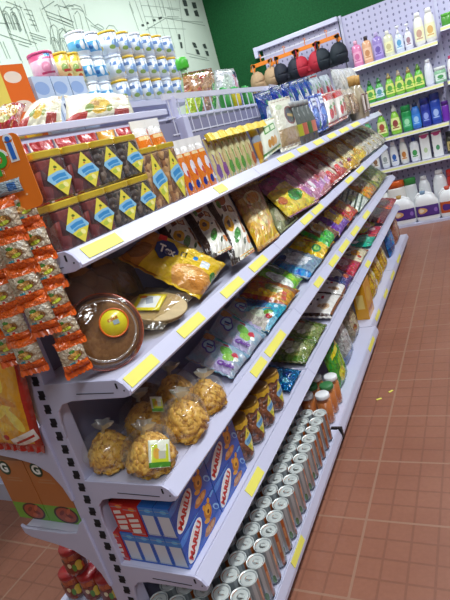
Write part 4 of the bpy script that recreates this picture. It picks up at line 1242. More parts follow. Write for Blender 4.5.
def biscuit_bag(c, r, h, seed, label, lab=None, dark=False, lean=(0, 0)):
    """round clear bag, tied at the top; c is the centre of its bottom"""
    global bmesh0
    rn = random.Random(seed)
    r *= 1.16
    root = empty('biscuit_bag', c)
    tag(root, label, 'bag', 'tied clear bags of golden biscuits on the third shelf')
    V = []
    U = []
    n, mm = 28, 16
    for j in range(mm + 1):
        t_ = j / mm
        ang = t_ * math.pi
        for k in range(n + 1):
            a = 2 * math.pi * k / n
            rr = r * math.sin(max(.03, ang * .93 + .05)) ** .7
            if t_ > .86: rr = min(rr, r * .34 * (1 - (t_ - .86) * 5.2) + .006)
            rr *= 1 + .09 * noise.noise(Vector((math.cos(a) * 1.3, math.sin(a) * 1.3, t_ * 3 + seed)))
            z = h * (.5 - .5 * math.cos(ang))
            V.append((rr * math.cos(a) + lean[0] * z, rr * math.sin(a) + lean[1] * z, z + .001))
            U.append((k / n, t_))
    F = [(i * (n + 1) + k, i * (n + 1) + k + 1, (i + 1) * (n + 1) + k + 1, (i + 1) * (n + 1) + k) for i in range(mm) for k in range(n)]
    mk('bag_film', V, F, FILM, root, True, U)
    tx, ty = lean[0] * h, lean[1] * h
    V, F = [], []
    n = 16
    for j, (zz, rr) in enumerate(((0, .007), (.012, .006), (.026, .020), (.040, .028))):
        for k in range(n + 1):
            a = 2 * math.pi * k / n
            q_ = rr * (1 + (.35 * math.sin(5 * a + seed) if j > 1 else 0))
            V.append((tx + q_ * math.cos(a) * 1.2 + .006 * j, ty + q_ * math.sin(a) * .6, h - .004 + zz))
    F = [(i * (n + 1) + k, i * (n + 1) + k + 1, (i + 1) * (n + 1) + k + 1, (i + 1) * (n + 1) + k) for i in range(3) for k in range(n)]
    mk('tied_top', V, F, clear('frosted_film', '#e2e4dc', .42, .3), root, True)
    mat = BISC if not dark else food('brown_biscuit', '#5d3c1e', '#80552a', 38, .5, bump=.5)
    pr = []
    base = None
    key = 'b%d' % dark
    if key not in MC:
        nn = 22
        rim = [(.031 * (1 + .07 * math.sin(7 * 2 * math.pi * k / nn)) * math.cos(2 * math.pi * k / nn), .031 * (1 + .07 * math.sin(7 * 2 * math.pi * k / nn)) * math.sin(2 * math.pi * k / nn)) for k in range(nn)]
        V = [(0, 0, .0075)] + [(x * .6, y * .6, .007) for x, y in rim] + [(x, y, .003) for x, y in rim] + [(x * .97, y * .97, -.004) for x, y in rim] + [(0, 0, -.005)]
        F = [(0, 1 + k, 1 + (k + 1) % nn) for k in range(nn)]
        for b_ in (1, 1 + nn):
            F += [(b_ + k, b_ + nn + k, b_ + nn + (k + 1) % nn, b_ + (k + 1) % nn) for k in range(nn)]
        F += [(1 + 2 * nn + k, len(V) - 1, 1 + 2 * nn + (k + 1) % nn) for k in range(nn)]
        o_ = mk('biscuit', V, F, mat, root, True)
        MC[key] = o_
        base = o_
    cnt = 0
    lay = [(.12, .55, 5), (.30, .74, 8), (.30, .30, 3), (.48, .78, 9), (.48, .3, 3), (.66, .62, 7), (.80, .32, 4)]
    for zf, rf, k_ in lay:
        for k in range(k_):
            a = 2 * math.pi * (k + rn.random() * .5) / k_ + seed
            if base:
                o_ = base
                base = None
            else:
                o_ = MC[key].copy()
                COL.objects.link(o_)
            o_.parent = root
            rr = max(0, r * rf - .008)
            z = h * zf * .92 + .006
            o_.location = (rr * math.cos(a) + lean[0] * z, rr * math.sin(a) + lean[1] * z, max(z, .02))
            tilt = 25 + 45 * rf * (1 if zf > .2 else .2) + rn.uniform(-16, 16)
            o_.rotation_euler = (Matrix.Rotation(a, 4, 'Z') @ Matrix.Rotation(R(tilt), 4, 'Y') @ Matrix.Rotation(rn.uniform(0, 3), 4, 'Z')).to_euler()
            s_ = rn.uniform(.85, 1.1)
            o_.scale = (s_, s_, s_)
    if lab:
        az, zc, wv, hv, roll = lab
        nv = Vector((math.cos(R(az)), math.sin(R(az)), .55)).normalized()
        xx = Vector((-math.sin(R(az)), math.cos(R(az)), 0))
        uu = nv.cross(xx)
        rot = Matrix.Rotation(R(roll), 3, nv)
        xx, uu = rot @ xx, rot @ uu
        cen = Vector((lean[0] * zc, lean[1] * zc, zc)) + Vector((nv.x, nv.y, nv.z * .6)) * (r * 1.02 + .004)
        q4 = [cen - xx * wv + uu * hv, cen + xx * wv + uu * hv, cen + xx * wv - uu * hv, cen - xx * wv - uu * hv]
        pillow('label', q4, .012, GRN, root, 8, 8, seed=2, wr=.02, pinch=0, loc=cen)
    return root


Z3 = LV['S3'] + .001
biscuit_bag((-1.055, .935, Z3), .066, .115, 1, 'tied clear biscuit bag at the left, nearest the slotted post')
biscuit_bag((-.905, .932, Z3), .068, .115, 2, 'biscuit bag with white and green label at the shelf front', lab=(-28, .052, .030, .036, -28))
biscuit_bag((-1.01, 1.072, Z3), .068, .135, 3, 'biscuit bag with small green label behind the two front bags', lab=(-5, .100, .022, .024, -35))
biscuit_bag((-.868, 1.085, Z3), .064, .125, 4, 'tied clear biscuit bag without label at shelf edge, right of the labelled one')
biscuit_bag((-.985, 1.225, Z3), .070, .140, 5, 'tied clear biscuit bag deeper in, beneath the second shelf edge')
biscuit_bag((-.87, 1.235, Z3), .055, .105, 8, 'tied clear biscuit bag beside the blue and pink cereal bags')
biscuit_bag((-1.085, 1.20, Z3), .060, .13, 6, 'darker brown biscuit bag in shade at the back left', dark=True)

# ---------------------------------------------------------------- boxes of animal biscuits
BL_SIDE = art('blue_box_front', '#2456b4', [('e', .10, .86, .16, .10, '#3f7fd6', 30), ('r', .30, .92, .22, .03, '#4f93e0', 14), ('e', .66, .16, .17, .13, '#a56a3c', 8), ('e', .60, .20, .06, .09, '#c9935a', 20), ('e', .73, .15, .05, .08, '#c28a50'), ('e', .72, .62, .105, .24, '#b8762a'), ('e', .73, .66, .07, .16, '#e2a63a'), ('e', .73, .60, .03, .06, '#6a3f1c'), ('e', .66, .84, .035, .08, '#d8962f'), ('e', .80, .86, .035, .08, '#d8962f'), ('e', .64, .42, .05, .10, '#dd9f3c', 30),
                                     ('e', .93, .42, .05, .16, '#7fb4e6', 20), ('e', .93, .40, .03, .10, '#2456b4', 20), ('r', .92, .9, .06, .04, '#5fa0e0', 20), ('r', .5, .98, 1, .02, '#173f94')], .25, coat=.4)
BL_END = art('blue_box_end', '#1f5cc0', [('r', .5, .46, .38, .40, '#ccd2de'), ('r', .5, .86, .5, .13, '#2a80d0'), ('e', .6, .88, .2, .06, '#58b5e6')], .35)
BL_TOP = art('blue_box_top', '#2a6fc5', [('e', .5, .7, .3, .12, '#4fa3e0'), ('e', .5, .3, .25, .10, '#c98a48')], .3)
RD_SIDE = art('red_box_front', '#c0281f', [('e', .3, .5, .14, .3, '#e9c9a0'), ('e', .7, .4, .16, .2, '#a56a35')], .3)
RD_END = art('red_box_end', '#c5281f', [('r', .38, .70, .26, .055, '#e6e0dc', 4), ('r', .5, .53, .34, .05, '#e6e0dc', 4), ('r', .5, .36, .34, .06, '#e6e0dc', 4), ('r', .45, .17, .3, .07, '#e6e0dc', 4), ('e', .62, .9, .22, .06, '#e28a2c')], .35)
RD_TOP = art('red_box_top', '#b8241c', [('e', .5, .5, .3, .25, '#d9762c')], .3)


def carton(name, loc, d, mats, label, cat='box', group=None, rz=0, logo=None):
    """mats: side(+-x), end(+-y), top/bottom; body sits on z=0"""
    x, y, z = d[0] / 2, d[1] / 2, d[2]
    V, F, U = [], [], []

    def quad(a, b, c, e):
        i = len(V)
        V.extend([a, b, c, e])
        U.extend([(0, 0), (1, 0), (1, 1), (0, 1)])
        F.append((i, i + 1, i + 2, i + 3))
    quad((x, -y, 0), (x, y, 0), (x, y, z), (x, -y, z))
    quad((-x, y, 0), (-x, -y, 0), (-x, -y, z), (-x, y, z))
    quad((-x, -y, 0), (x, -y, 0), (x, -y, z), (-x, -y, z))
    quad((x, y, 0), (-x, y, 0), (-x, y, z), (x, y, z))
    quad((-x, -y, z), (x, -y, z), (x, y, z), (-x, y, z))
    quad((-x, y, 0), (x, y, 0), (x, -y, 0), (-x, -y, 0))
    o = mk(name, V, F, mats, None, False, U, loc)
    for i, mi in enumerate((0, 0, 1, 1, 2, 2)): o.data.polygons[i].material_index = mi
    o.rotation_euler = (0, 0, rz)
    tag(o, label, cat, group)
    m_ = MB()
    if name == 'biscuit_box':
        m_.box((0, -y - .0005, z - .012), (d[0] * .92, .0008, .0012))
        m_.box((0, -y - .0005, .010), (d[0] * .92, .0008, .0012))
        m_.build('end_flap_seam', plain('card_edge', '#9aa5b8', .6, var=0), o)
    return o


WOV = plain('logo_white', '#eef0f2', .35, var=0)
ZB = LV['S4'] + .001
bw_, bl_, bh_ = .054, .222, .108
lg = 0
for col in range(2):
    yc = .88 + bl_ / 2 + col * (bl_ + .004)
    for row in range(2):
        for i in range(5):
            xx = -.868 - bw_ / 2 - i * (bw_ + .0015)
            red = (row == 1 and i in (2, 3)) or (row == 0 and i == 4)
            if row == 1 and i == 4: continue
            if col == 1 and i > 2: continue
            where = ('lower', 'upper')[row]
            lab_ = '%s animal biscuit box, %s layer, %s from shelf front, %s stack' % ('red' if red else 'blue', where, ORD[i], ('near', 'far')[col])
            o = carton('biscuit_box', (xx, yc + (.004 if red else 0) * (1 if i % 2 else -1), ZB + row * (bh_ + .001)), (bw_, bl_, bh_), [RD_SIDE, RD_END, RD_TOP] if red else [BL_SIDE, BL_END, BL_TOP], lab_, 'box', 'animal biscuit boxes on the fourth shelf')
            if i == 0:
                M = frame((bw_ / 2 + .0012, -.050, .050), (0, .84, .54), (0, -.54, .84))
                el = [(.064 * math.cos(2 * math.pi * k / 28), .028 * math.sin(2 * math.pi * k / 28)) for k in range(28)]
                lo = mk('logo', [M @ Vector((a, b, 0)) for a, b in el] + [M @ Vector((a, b, -.001)) for a, b in el], [tuple(range(28)), tuple(range(28, 56))[::-1]] + [(k, k + 28, (k + 1) % 28 + 28, (k + 1) % 28) for k in range(28)], WOV, o)
                text('MARILU', .031, REDI, lo, frame(M @ Vector((0, 0, .0006)), M.to_3x3().col[0], M.to_3x3().col[1]), bold=.0012)

# ---------------------------------------------------------------- date tubs
DATE = food('brown_dates', '#3e1c0c', '#7a3d1c', 62, .3, '#96552c')
for i in range(4):
    r = empty('date_tub', (-.900 + .004 * i, 1.385 + i * .110, LV['S4'] + .001))
    tag(r, 'clear tub of brown dates with gold scalloped lid, %s' % ['beside the blue biscuit boxes', 'second from the biscuit boxes', 'third from the biscuit boxes', 'beside the blue foil bag'][i], 'tub', 'date tubs on the fourth shelf')
    lathe('contents', [(.022, .004), (.036, .010), (.042, .025), (.043, .15), (0, .15)], DATE, r, 24)
    lathe('tub_wall', [(.024, 0), (.039, .006), (.045, .022), (.046, .166)], FILM, r, 24, closed=False)
    lathe('lid', [(.048, .158), (.0495, .163), (.0495, .176), (.044, .180), (0, .181)], plain('amber_lid', '#8a6524', .3, .4, .3), r, 24)
    m = MB()
    n = 20
    V = []
    for k in range(n + 1):
        a = 2 * math.pi * k / n
        V += [(.0502 * math.cos(a), .0502 * math.sin(a), .170), (.0515 * math.cos(a), .0515 * math.sin(a), .154 if k % 2 else .146)]
    m.add(V, [(2 * k, 2 * k + 1, 2 * k + 3, 2 * k + 2) for k in range(n)])
    m.build('paper_frill', GOLD, r)
    V, U = [], []
    for k in range(9):
        a = R(-38 + 62 * k / 8)
        u = k / 8
        hh = .05 * (1 - abs(2 * u - 1)) + .002
        for s in (-1, 1):
            V.append((.0468 * math.cos(a), .0468 * math.sin(a), .088 + s * hh))
            U.append((u, .5 + s * hh / .104))
    mk('label', V, [(2 * k, 2 * k + 2, 2 * k + 3, 2 * k + 1) for k in range(8)], LBL, r, True, U)

# ---------------------------------------------------------------- drink cans
CANB = art('can_print', '#8d979c', [('r', .03, .5, .045, 1, '#b0602c'), ('r', .03, .62, .02, .16, '#d09a6a'), ('r', .92, .5, .03, 1, '#b3bcc0'), ('r', .16, .5, .04, 1, '#aab4b8'), ('r', .5, .5, .08, 1, '#b0602c'), ('r', .74, .5, .05, 1, '#b3bcc0'), ('e', .90, .18, .035, .12, '#4d7a3a'), ('r', .5, .04, 1, .04, '#2f3c4a')], .3, metal=.35)
can = empty('drink_can', (-.803, .93, .1215))
tag(can, 'silver-topped orange and silver drink can standing in rows on the bottom shelf', 'can', 'drink cans in rows on the bottom shelf')
lathe('can_body', [(.024, 0), (.028, .001), (.0325, .008), (.0325, .152), (.0315, .158), (.031, .160)], CANB, can, 22, a0=-.35)
lathe('can_lid', [(.031, .159), (.0322, .161), (.0322, .1640), (.0305, .1640), (.0285, .1600), (.0262, .1596), (.024, .1612), (.014, .1606), (.012, .1600), (0, .1600)], STEEL, can, 26)
m = MB()
m.box((.005, 0, .1622), (.020, .011, .0016))
m.tube([(-.002, 0, .1605), (-.002, 0, .1637)], .0042, 8)
m.build('ring_pull', STEEL, can)
first = True
for c in range(5):
    for r_ in range(17):
        if c == 4 and r_ > 9: continue
        o = can if first else copy_tree(can)
        first = False
        o.location = (-.803 - c * .0675 + rnd.uniform(-.001, .001), .905 + r_ * .0668 + rnd.uniform(-.001, .001), .1215)
        o.rotation_euler = (0, 0, rnd.uniform(-.35, .35))
        o.scale = (1, 1, .93)
# peach jars after the cans
PEACH = food('orange_peach', '#b5601f', '#d07f35', 22, .3, bump=.2)
for i in range(6):
    row, k = divmod(i, 3)
    r = empty('peach_jar', (-.83 - row * .085, 2.13 + k * .09, .1215))
    tag(r, 'glass jar of orange peaches with white lid, %s row, %s from the cans' % (('front', 'rear')[row], ORD[k]), 'jar', 'peach jars on the bottom shelf')
    lathe('contents', [(.033, .004), (.036, .01), (.036, .12), (0, .121)], PEACH, r, 20)
    lathe('jar_wall', [(.034, 0), (.039, .006), (.039, .13), (.032, .145)], FILM, r, 20, closed=False)
    lathe('lid', [(.035, .142), (.036, .144), (.036, .160), (.033, .163), (0, .163)], WHITE if k != 1 else plain('green_lid', '#3f7f4a', .4), r, 20)


def stand_bag(name, loc, wy, h, th, mat, label, lean=.0, rz=0, sk=0):
    """pouch standing on its bottom edge, front towards +x"""
    x, y, z = loc
    c4 = [Vector((x - lean, y - wy / 2 + sk, z + h)), Vector((x - lean, y + wy / 2 + sk, z + h)), Vector((x, y + wy / 2, z + .001)), Vector((x, y - wy / 2, z + .001))]
    o = pillow(name, c4, th, mat, nx=14, ny=14, seed=y * 3, wr=.16, px=.42)
    tag(o, label, 'bag')
    seal(c4, 't', mat, o, o.location, .05, 1)
    return o


A('p_gb', '#3f9a3a', [('e', .6, .45, .25, .2, '#8fbf3a', 30), ('e', .4, .25, .2, .14, '#d9cf4a', 10), ('r', .5, .75, .35, .05, '#d8d24a', 8), ('e', .75, .22, .14, .1, '#2c7a35')], .2, bump=.4)
A('p_cg', '#a3a7a6', [('e', .5, .5, .3, .3, '#c3c6c4'), ('r', .5, .12, .5, .1, '#7a8fb5'), ('e', .6, .75, .2, .1, '#dfe2e2')], .14, ('#80857f', 5, .4, .65), bump=.9)
A('p_pa', '#9a917a', [('e', .5, .45, .3, .3, '#c2b898'), ('r', .5, .9, 1, .1, '#55565f'), ('e', .4, .3, .16, .1, '#8f5f3a')], .14, ('#6f6a5a', 6, .4, .65), bump=.9)
A('p_yn', '#cfa52f', [('e', .4, .6, .2, .25, '#e0c46a'), ('r', .7, .4, .1, .5, '#e6d9a8', 8), ('r', .3, .3, .04, .5, '#a8782a', 8), ('r', .5, .95, 1, .08, '#b98a1c')], .18, bump=.6)
A('p_bl', '#2f6fb5', [('e', .5, .5, .25, .25, '#4f8fd0'), ('r', .5, .2, .5, .06, '#1f4f8f'), ('e', .4, .8, .14, .1, '#6fa5d8')], .2, bump=.5)
A('p_br', '#a8735a', [('e', .5, .5, .25, .3, '#c49a80'), ('r', .5, .92, 1, .1, '#c95a35')], .25, bump=.5)
stand_bag('rice_bag', (-.84, 2.52, .12), .24, .27, .08, MC['p_gb'], 'bright green standing bag beside the peach jars', .05)
stand_bag('rice_bag', (-.86, 2.80, .12), .25, .27, .08, MC['p_cg'], 'clear grey crinkled bag next to the bright green bag', .05)
stand_bag('pasta_bag', (-.88, 3.12, .12), .26, .24, .08, MC['p_pa'], 'clear bag of pale pasta before the yellow box', .05)
for i in range(3):
    stand_bag('spaghetti_bag', (-.865 - .004 * i, 3.92 + .31 * i, .12), .28, .25, .07, MC['p_yn'], 'yellow and clear spaghetti bag, %s past the yellow box' % ORD[i], .05)
stand_bag('detergent_bag', (-.87, 5.02, .12), .35, .32, .09, MC['p_bl'], 'bright blue standing bag near far end of the base', .04)
stand_bag('charcoal_bag', (-.87, 5.40, .12), .34, .33, .09, MC['p_br'], 'brown standing bag at the far end of the base', .03)
YBX = [art('yellow_box_side', '#e0a01c', [('e', .5, .6, .3, .2, '#e9c03a'), ('r', .5, .2, .4, .06, '#c2701c')], .3), art('yellow_box_end', '#dd9c1a', [('r', .5, .5, .3, .2, '#efd27a')], .3), plain('yellow_box_top', '#e6b23a', .3)]
carton('pasta_box', (-.87, 3.50, .1215), (.09, .20, .27), YBX, 'golden yellow carton standing on the bottom shelf')

# ---------------------------------------------------------------- more goods on the top shelf
ZT = LV['S1'] + .001
OS = art('orange_sachet_print', '#e07a1f', [('r', .5, .93, 1, .09, '#e9e6e2'), ('r', .5, .80, .4, .03, '#f2d8a0'), ('e', .5, .52, .3, .15, '#e6dfe6'), ('e', .62, .40, .17, .09, '#c93a2a'), ('e', .35, .16, .22, .09, '#27358f'), ('e', .7, .2, .14, .07, '#f0ead8'), ('r', .9, .5, .08, .4, '#f0a028')], .22, bump=.3)


def sachet(name, x, y, z, wy, h, th, mat, label, cat='sachet', group=None, header=None, lean=.02):
    c4 = [Vector((x - lean, y - wy / 2, z + h)), Vector((x - lean, y + wy / 2, z + h)), Vector((x, y + wy / 2, z)), Vector((x, y - wy / 2, z))]
    o = pillow(name, c4, th, mat, nx=8, ny=12, seed=y * 5, wr=.1, px=.45)
    tag(o, label, cat, group)
    if header:
        m_ = MB()
        m_.box((.001 - lean * .5 + .0, 0, h / 2 + .006), (.003, wy + .004, .030))
        m_.build('header_card', header, o)
    return o


WH = plain('white_header_card', '#ecebe8', .5, var=.02)
for i in range(4):
    sachet('snack_sachet', -.88, 1.545 + i * .058, ZT, .056, .165, .022, OS, 'orange and white snack sachet, %s from the nut jars' % ORD[i], group='orange snack sachets on the top shelf', header=WH)
for i in range(2):
    sachet('snack_sachet', -.965, 1.50 + i * .09, ZT + .06, .085, .20, .03, OS, 'orange snack sachet behind the front ones, %s' % ('above the nut jars' if i == 0 else 'farther along'), group='orange snack sachets on the top shelf', header=WH)
for i in range(3):
    c = carton('cocoa_box', (-1.04, 1.30 + i * .145, ZT), (.05, .135, .225), [art('pale_box', '#e3e2d6', [('r', .5, .82, .32, .05, '#cfa0a0', 3), ('r', .5, .6, .35, .03, '#b9c2b0')], .4), art('pale_box_end', '#d9d8cc', [], .4), art('pale_box_top', '#dedccf', [], .4)], 'pale white carton behind the jars, %s from the near end' % ORD[i], group='pale cartons behind the jars')
SP = []
for i in range(7):
    cc_ = ['#7f5a9a', '#8a4f90', '#5a9a3a', '#66a53c', '#5a9a3a', '#8fae4a', '#b05a2c'][i]
    mt = art('pencil_%d' % i, '#cdbf8a', [('r', .3, .5, .06, 1, cc_, 6), ('r', .7, .5, .06, 1, '#c98a3c', -6), ('e', .5, .22, .38, .16, cc_), ('e', .5, .7, .3, .12, '#dcd8a0'), ('r', .5, .86, .3, .02, '#a58a3a')], .2, bump=.4)
    sachet('sweet_stick_pack', -.885, 1.80 + i * .062, ZT, .058, .17, .02, mt, 'slim %s and gold sweet stick pack, %s of seven under the yellow strip' % (['purple', 'purple', 'green', 'green', 'green', 'lime', 'orange'][i], ORD[i]), 'pack', 'slim sweet stick packs on the top shelf')
m = MB()
V = []
n = 30
for i in range(n + 1):
    y = 1.77 + i * .62 / n
    b_ = .003 * math.sin(i * 2.1)
    V += [(-.866 + b_, y, ZT + .155), (-.880 + b_, y, ZT + .183 + .003 * math.sin(i * 1.3)), (-.893, y, ZT + .181), (-.882, y, ZT + .155)]
m.add(V, [(4 * i + a, 4 * i + 4 + a, 4 * i + 4 + (a + 1) % 4, 4 * i + (a + 1) % 4) for i in range(n) for a in range(4)] + [(3, 2, 1, 0), (4 * n, 4 * n + 1, 4 * n + 2, 4 * n + 3)])
tag(m.build('yellow_header_strip', plain('yellow_strip', '#e8c91e', .4)), 'yellow folded header strip along the tops of the sweet packs', 'card strip')
sachet('cracker_pack', -.885, 2.285, ZT, .11, .16, .03, art('cracker_print', '#c98a2c', [('r', .5, .88, 1, .1, '#e2c42a'), ('r', .5, .68, 1, .09, '#8f9aa8'), ('e', .5, .35, .3, .2, '#a8602a'), ('r', .5, .04, 1, .06, '#e2b52a')], .3), 'small orange and yellow pack with grey band', 'pack')
# dark slender bottles
for i in range(4):
    cc_ = ['#b5b83a', '#c9705f', '#5a7a4a', '#d98876'][i]
    r = empty('sauce_bottle', (-.895, 2.93 + i * .098, ZT))
    tag(r, 'grey slender bottle with %s label between cream bag and blueberry bag' % ['yellow green', 'rose', 'dark green', 'salmon'][i], 'bottle', 'slender sauce bottles on the top shelf')
    lathe('bottle_body', [(.030, 0), (.036, .004), (.036, .13), (.028, .165), (.015, .20), (.015, .22)], plain('grey_bottle', '#6f7674', .15, 0, .6), r, 20)
    lathe('label', [(.0368, .05), (.0368, .115)], plain('bottle_label_%d' % i, cc_, .4), r, 20, closed=False)
    lathe('cap', [(.019, .215), (.019, .24), (.016, .243), (0, .243)], plain('grey_cap', '#a9adb0', .35), r, 16)
# two corked bottles in a sleeve near the far end
for i in range(2):
    r = empty('oil_bottle', (-.90, 4.82 + i * .19, ZT))
    r.scale = (1.2, 1.2, 1.22)
    tag(r, 'pale bottle with wooden cork at far end of top shelf, %s' % ('nearer' if i == 0 else 'farther'), 'bottle', 'corked bottles on the top shelf')
    lathe('bottle_body', [(.05, 0), (.055, .006), (.055, .16), (.03, .21), (.024, .24)], plain('pale_beige_glass', '#b5a98f', .2, 0, .4, var=.2), r, 20)
    lathe('cork', [(.028, .235), (.03, .30), (0, .302)], plain('cork_wood', '#b98f4c', .6), r, 16)
    m = MB()
    m.box((.056, 0, .10), (.003, .09, .13))
    lb = m.build('label', plain('label_cream', '#e0dad0', .5), r)
    m = MB()
    for a_, b_ in (((.0578, -.045, .04), (.059, .045, .048)), ((.0578, -.045, .155), (.059, .045, .163)), ((.0578, -.045, .04), (.059, -.038, .163)), ((.0578, .038, .04), (.059, .045, .163))):
        m.b2(a_, b_)
    m.build('label_border', plain('label_maroon', '#7a2430', .5), lb)
# red packs under the tray
RP = art('red_pack_print', '#b5262a', [('r', .5, .80, .36, .05, '#e3b5a8', 3), ('r', .5, .62, .3, .03, '#d98a7a', 3), ('e', .5, .3, .3, .16, '#8f1a1f'), ('r', .02, .5, .04, 1, '#e9d8d0')], .3, bump=.4)
for i in range(8):
    mt = RP if i != 5 else art('amber_pack_print', '#d99a2c', [('r', .5, .80, .36, .06, '#efe0b0'), ('e', .5, .4, .3, .2, '#c27a22')], .3)
    sachet('coffee_pack', -1.105, .97 + i * .105, ZT, .10, .285, .035, mt, '%s coffee pack behind the jars, %s from the near end' % ('red' if i != 5 else 'amber', ORD[i]), 'pack', 'coffee packs behind the jars', lean=.01)
# small bottles behind the wire fence
for i in range(6):
    cc_ = ['#3a8f3f', '#3f9a45', '#c9b52c', '#27459a', '#3a8f3f', '#3f9a45'][i]
    r = empty('spice_bottle', (-1.25 - .02 * (i % 2), 2.86 + i * .085, 1.751))
    tag(r, '%s bottle behind the wire fence, %s in the line' % (['green', 'green', 'yellow', 'blue', 'green', 'green'][i], ORD[i]), 'bottle', 'small bottles behind the wire fence')
    lathe('bottle_body', [(.028, 0), (.03, .004), (.03, .075), (.014, .095), (.013, .105)], plain('spice_%s' % cc_[1:], cc_, .3), r, 16)
    lathe('cap', [(.016, .10), (.016, .122), (0, .123)], plain('cap_green', '#2fae4a', .35), r, 14)
r = empty('green_bottle', (-1.32, 2.60, 1.751))
tag(r, 'bottle with bright green round cap behind the bread bag', 'bottle')
lathe('bottle_body', [(.035, 0), (.038, .004), (.038, .17), (.02, .21), (.018, .25)], plain('pale_green_glass', '#9fc39a', .25, 0, .3), r, 18)
lathe('cap', [(.03, .245), (.034, .25), (.034, .285), (.026, .30), (0, .302)], plain('cap_bright_green', '#4fc03a', .35), r, 18)
# cereal cartons and blue packs on the tray
CO = [[art('cereal_a', '#e6d060', [('e', .5, .25, .3, .14, '#d9762c'), ('e', .5, .9, .3, .08, '#2f8fd0'), ('e', .3, .5, .2, .1, '#f0e6a0')], .3)], [art('cereal_b', '#e06a22', [('e', .5, .85, .3, .07, '#e9d8c8'), ('e', .5, .5, .34, .07, '#e8d5c5'), ('e', .5, .15, .3, .09, '#e6b82c')], .3)]]
for i in range(2):
    c = carton('cereal_box', (-1.40, 1.335 + i * .115, 1.751), (.05, .11, .275), [CO[i][0], CO[i][0], plain('cereal_top', '#d98a3c', .4)], ['yellow cereal carton with orange picture beside the mural', 'orange cereal carton with pale round marks'][i], rz=-.25)
BWP = art('blue_milk_pack', '#b9c9e2', [('r', .5, .52, .42, .10, '#dfe6f0'), ('r', .28, .52, .05, .05, '#22335f', 10), ('r', .48, .52, .04, .05, '#22335f'), ('r', .66, .52, .05, .05, '#22335f', -8), ('e', .4, .82, .4, .10, '#8fa9d6')], .35)
for i in range(3):
    c = carton('milk_powder_pack', (-1.40, 1.575 + i * .10, 1.751), (.05, .095, .235), [BWP, BWP, plain('pale_blue_card', '#b5c9e6', .4)], 'pale blue and white milk powder pack, %s beside the orange cereal carton' % ORD[i], group='milk powder packs on the top tray')
# ---------------------------------------------------------------- hanging strips of filled croissants at the shelf end
ORG = plain('orange_film', '#e2611a', .25, 0, .4, var=.08, scale=20)
PK = art('croissant_pack', '#c9b99f', [('e', .5, .48, .30, .13, '#8a5a2c'), ('e', .45, .52, .22, .07, '#d09a4a', 8), ('e', .55, .42, .18, .05, '#c9d23a', 8), ('e', .42, .62, .12, .05, '#4f8a35'), ('r', .30, .28, .10, .035, '#3f9aa8', 6), ('e', .55, .28, .05, .04, '#c9302c'), ('e', .8, .66, .1, .07, '#e3dccb'),
                                       ('r', .5, .90, 1, .15, '#e2611a'), ('r', .5, .10, 1, .16, '#e2611a')], .14, ('#967d5e', 3, .42, .66), bump=.5)
CFW = Vector((.62, -.785, .0)).normalized()   # packets face out of the shelf end towards the aisle
CRT = Vector((.785, .62, 0)).normalized()


def _strip(pts, y, label, seed, tw):
    x0, z0 = pts[0]
    root = empty('croissant_strip', (x0, y, z0 + .05))
    tag(root, label, 'snack strip', 'hanging strips of orange croissant packets')
    rn = random.Random(seed)
    w_, h_ = .072, .084
    for i, (xx, z) in enumerate(pts):
        t_ = Matrix.Rotation(R(tw + rn.uniform(-14, 14)), 3, 'Z')
        rt = t_ @ CRT
        fw = t_ @ CFW
        up = Vector((rn.uniform(-.10, .02), 0, 1)).normalized()
        c = Vector((xx, y + rn.uniform(-.005, .005), z))
        c4 = [c - rt * w_ / 2 + up * h_ / 2, c + rt * w_ / 2 + up * h_ / 2, c + rt * w_ / 2 - up * h_ / 2, c - rt * w_ / 2 - up * h_ / 2]
        org = sum(c4, Vector()) / 4
        p_ = pillow('packet', c4, .038, PK, root, 12, 12, seed=seed * 3 + i, wr=.24, px=.5, pinch=.12, loc=org - root.location)
        m_ = MB()
        a_, b_ = c4[3] - org, c4[2] - org
        n = 14
        for k in range(n + 1):
            q_ = a_.lerp(b_, k / n)
            m_.V += [tuple(q_ + fw * .0015 * math.sin(k * 2)), tuple(q_ - up * (.012 + (.003 if k % 2 else 0)) + fw * (.004 + .002 * math.sin(k * 1.7)))]
            m_.U += [(0, 0)] * 2
        m_.F += [(2 * k, 2 * k + 1, 2 * k + 3, 2 * k + 2) for k in range(n)]
        m_.build('crimped_end', ORG, p_)
    return root


_strip([(-.902, 1.555), (-.905, 1.483), (-.911, 1.41), (-.911, 1.338)], .77, 'croissant packet strip in front, hanging right below the orange card', 1, 0)
_strip([(-.888, 1.565), (-.895, 1.495), (-.897, 1.424), (-.902, 1.355), (-.910, 1.282), (-.917, 1.208)], .818, 'longest croissant packet strip, right behind, reaching down to the cake tub', 2, 12)
_strip([(-.972, 1.475), (-.982, 1.40), (-.988, 1.325), (-.983, 1.25)], .755, 'second croissant packet strip from the left, ending above the fry bag', 3, -6)
_strip([(-1.045, 1.49), (-1.05, 1.415), (-1.06, 1.345), (-1.065, 1.268)], .775, 'leftmost croissant packet strip at the edge of the picture', 4, 0)
# orange header card
hc = empty('header_card', (-.925, .785, 1.560))
tag(hc, 'orange rounded hanging card lettered pi in green and blue above croissants', 'card')
hx = Vector((.93, .37, 0)).normalized()
hn = Vector((.37, -.93, 0)).normalized()
CARDM = art('orange_card', '#ea7a17', [('e', .15, .3, .012, .015, '#f5d0a0'), ('e', .7, .55, .012, .015, '#f5d0a0'), ('e', .82, .78, .01, .012, '#f5d0a0'), ('e', .62, .36, .01, .012, '#f5d0a0'), ('e', .86, .2, .012, .014, '#f5d0a0'), ('e', .5, .62, .01, .012, '#f5d0a0')], .35)
V, U = [], []
cw, chh, rr = .105, .078, .016
ring_ = []
for cx_, cz_, a0 in ((cw - rr, chh - rr, 0), (-cw + rr, chh - rr, 90), (-cw + rr, -chh + rr, 180), (cw - rr, -chh + rr, 270)):
    for k in range(7):
        a = R(a0 + 15 * k)
        ring_.append((cx_ + rr * math.cos(a), cz_ + rr * math.sin(a)))
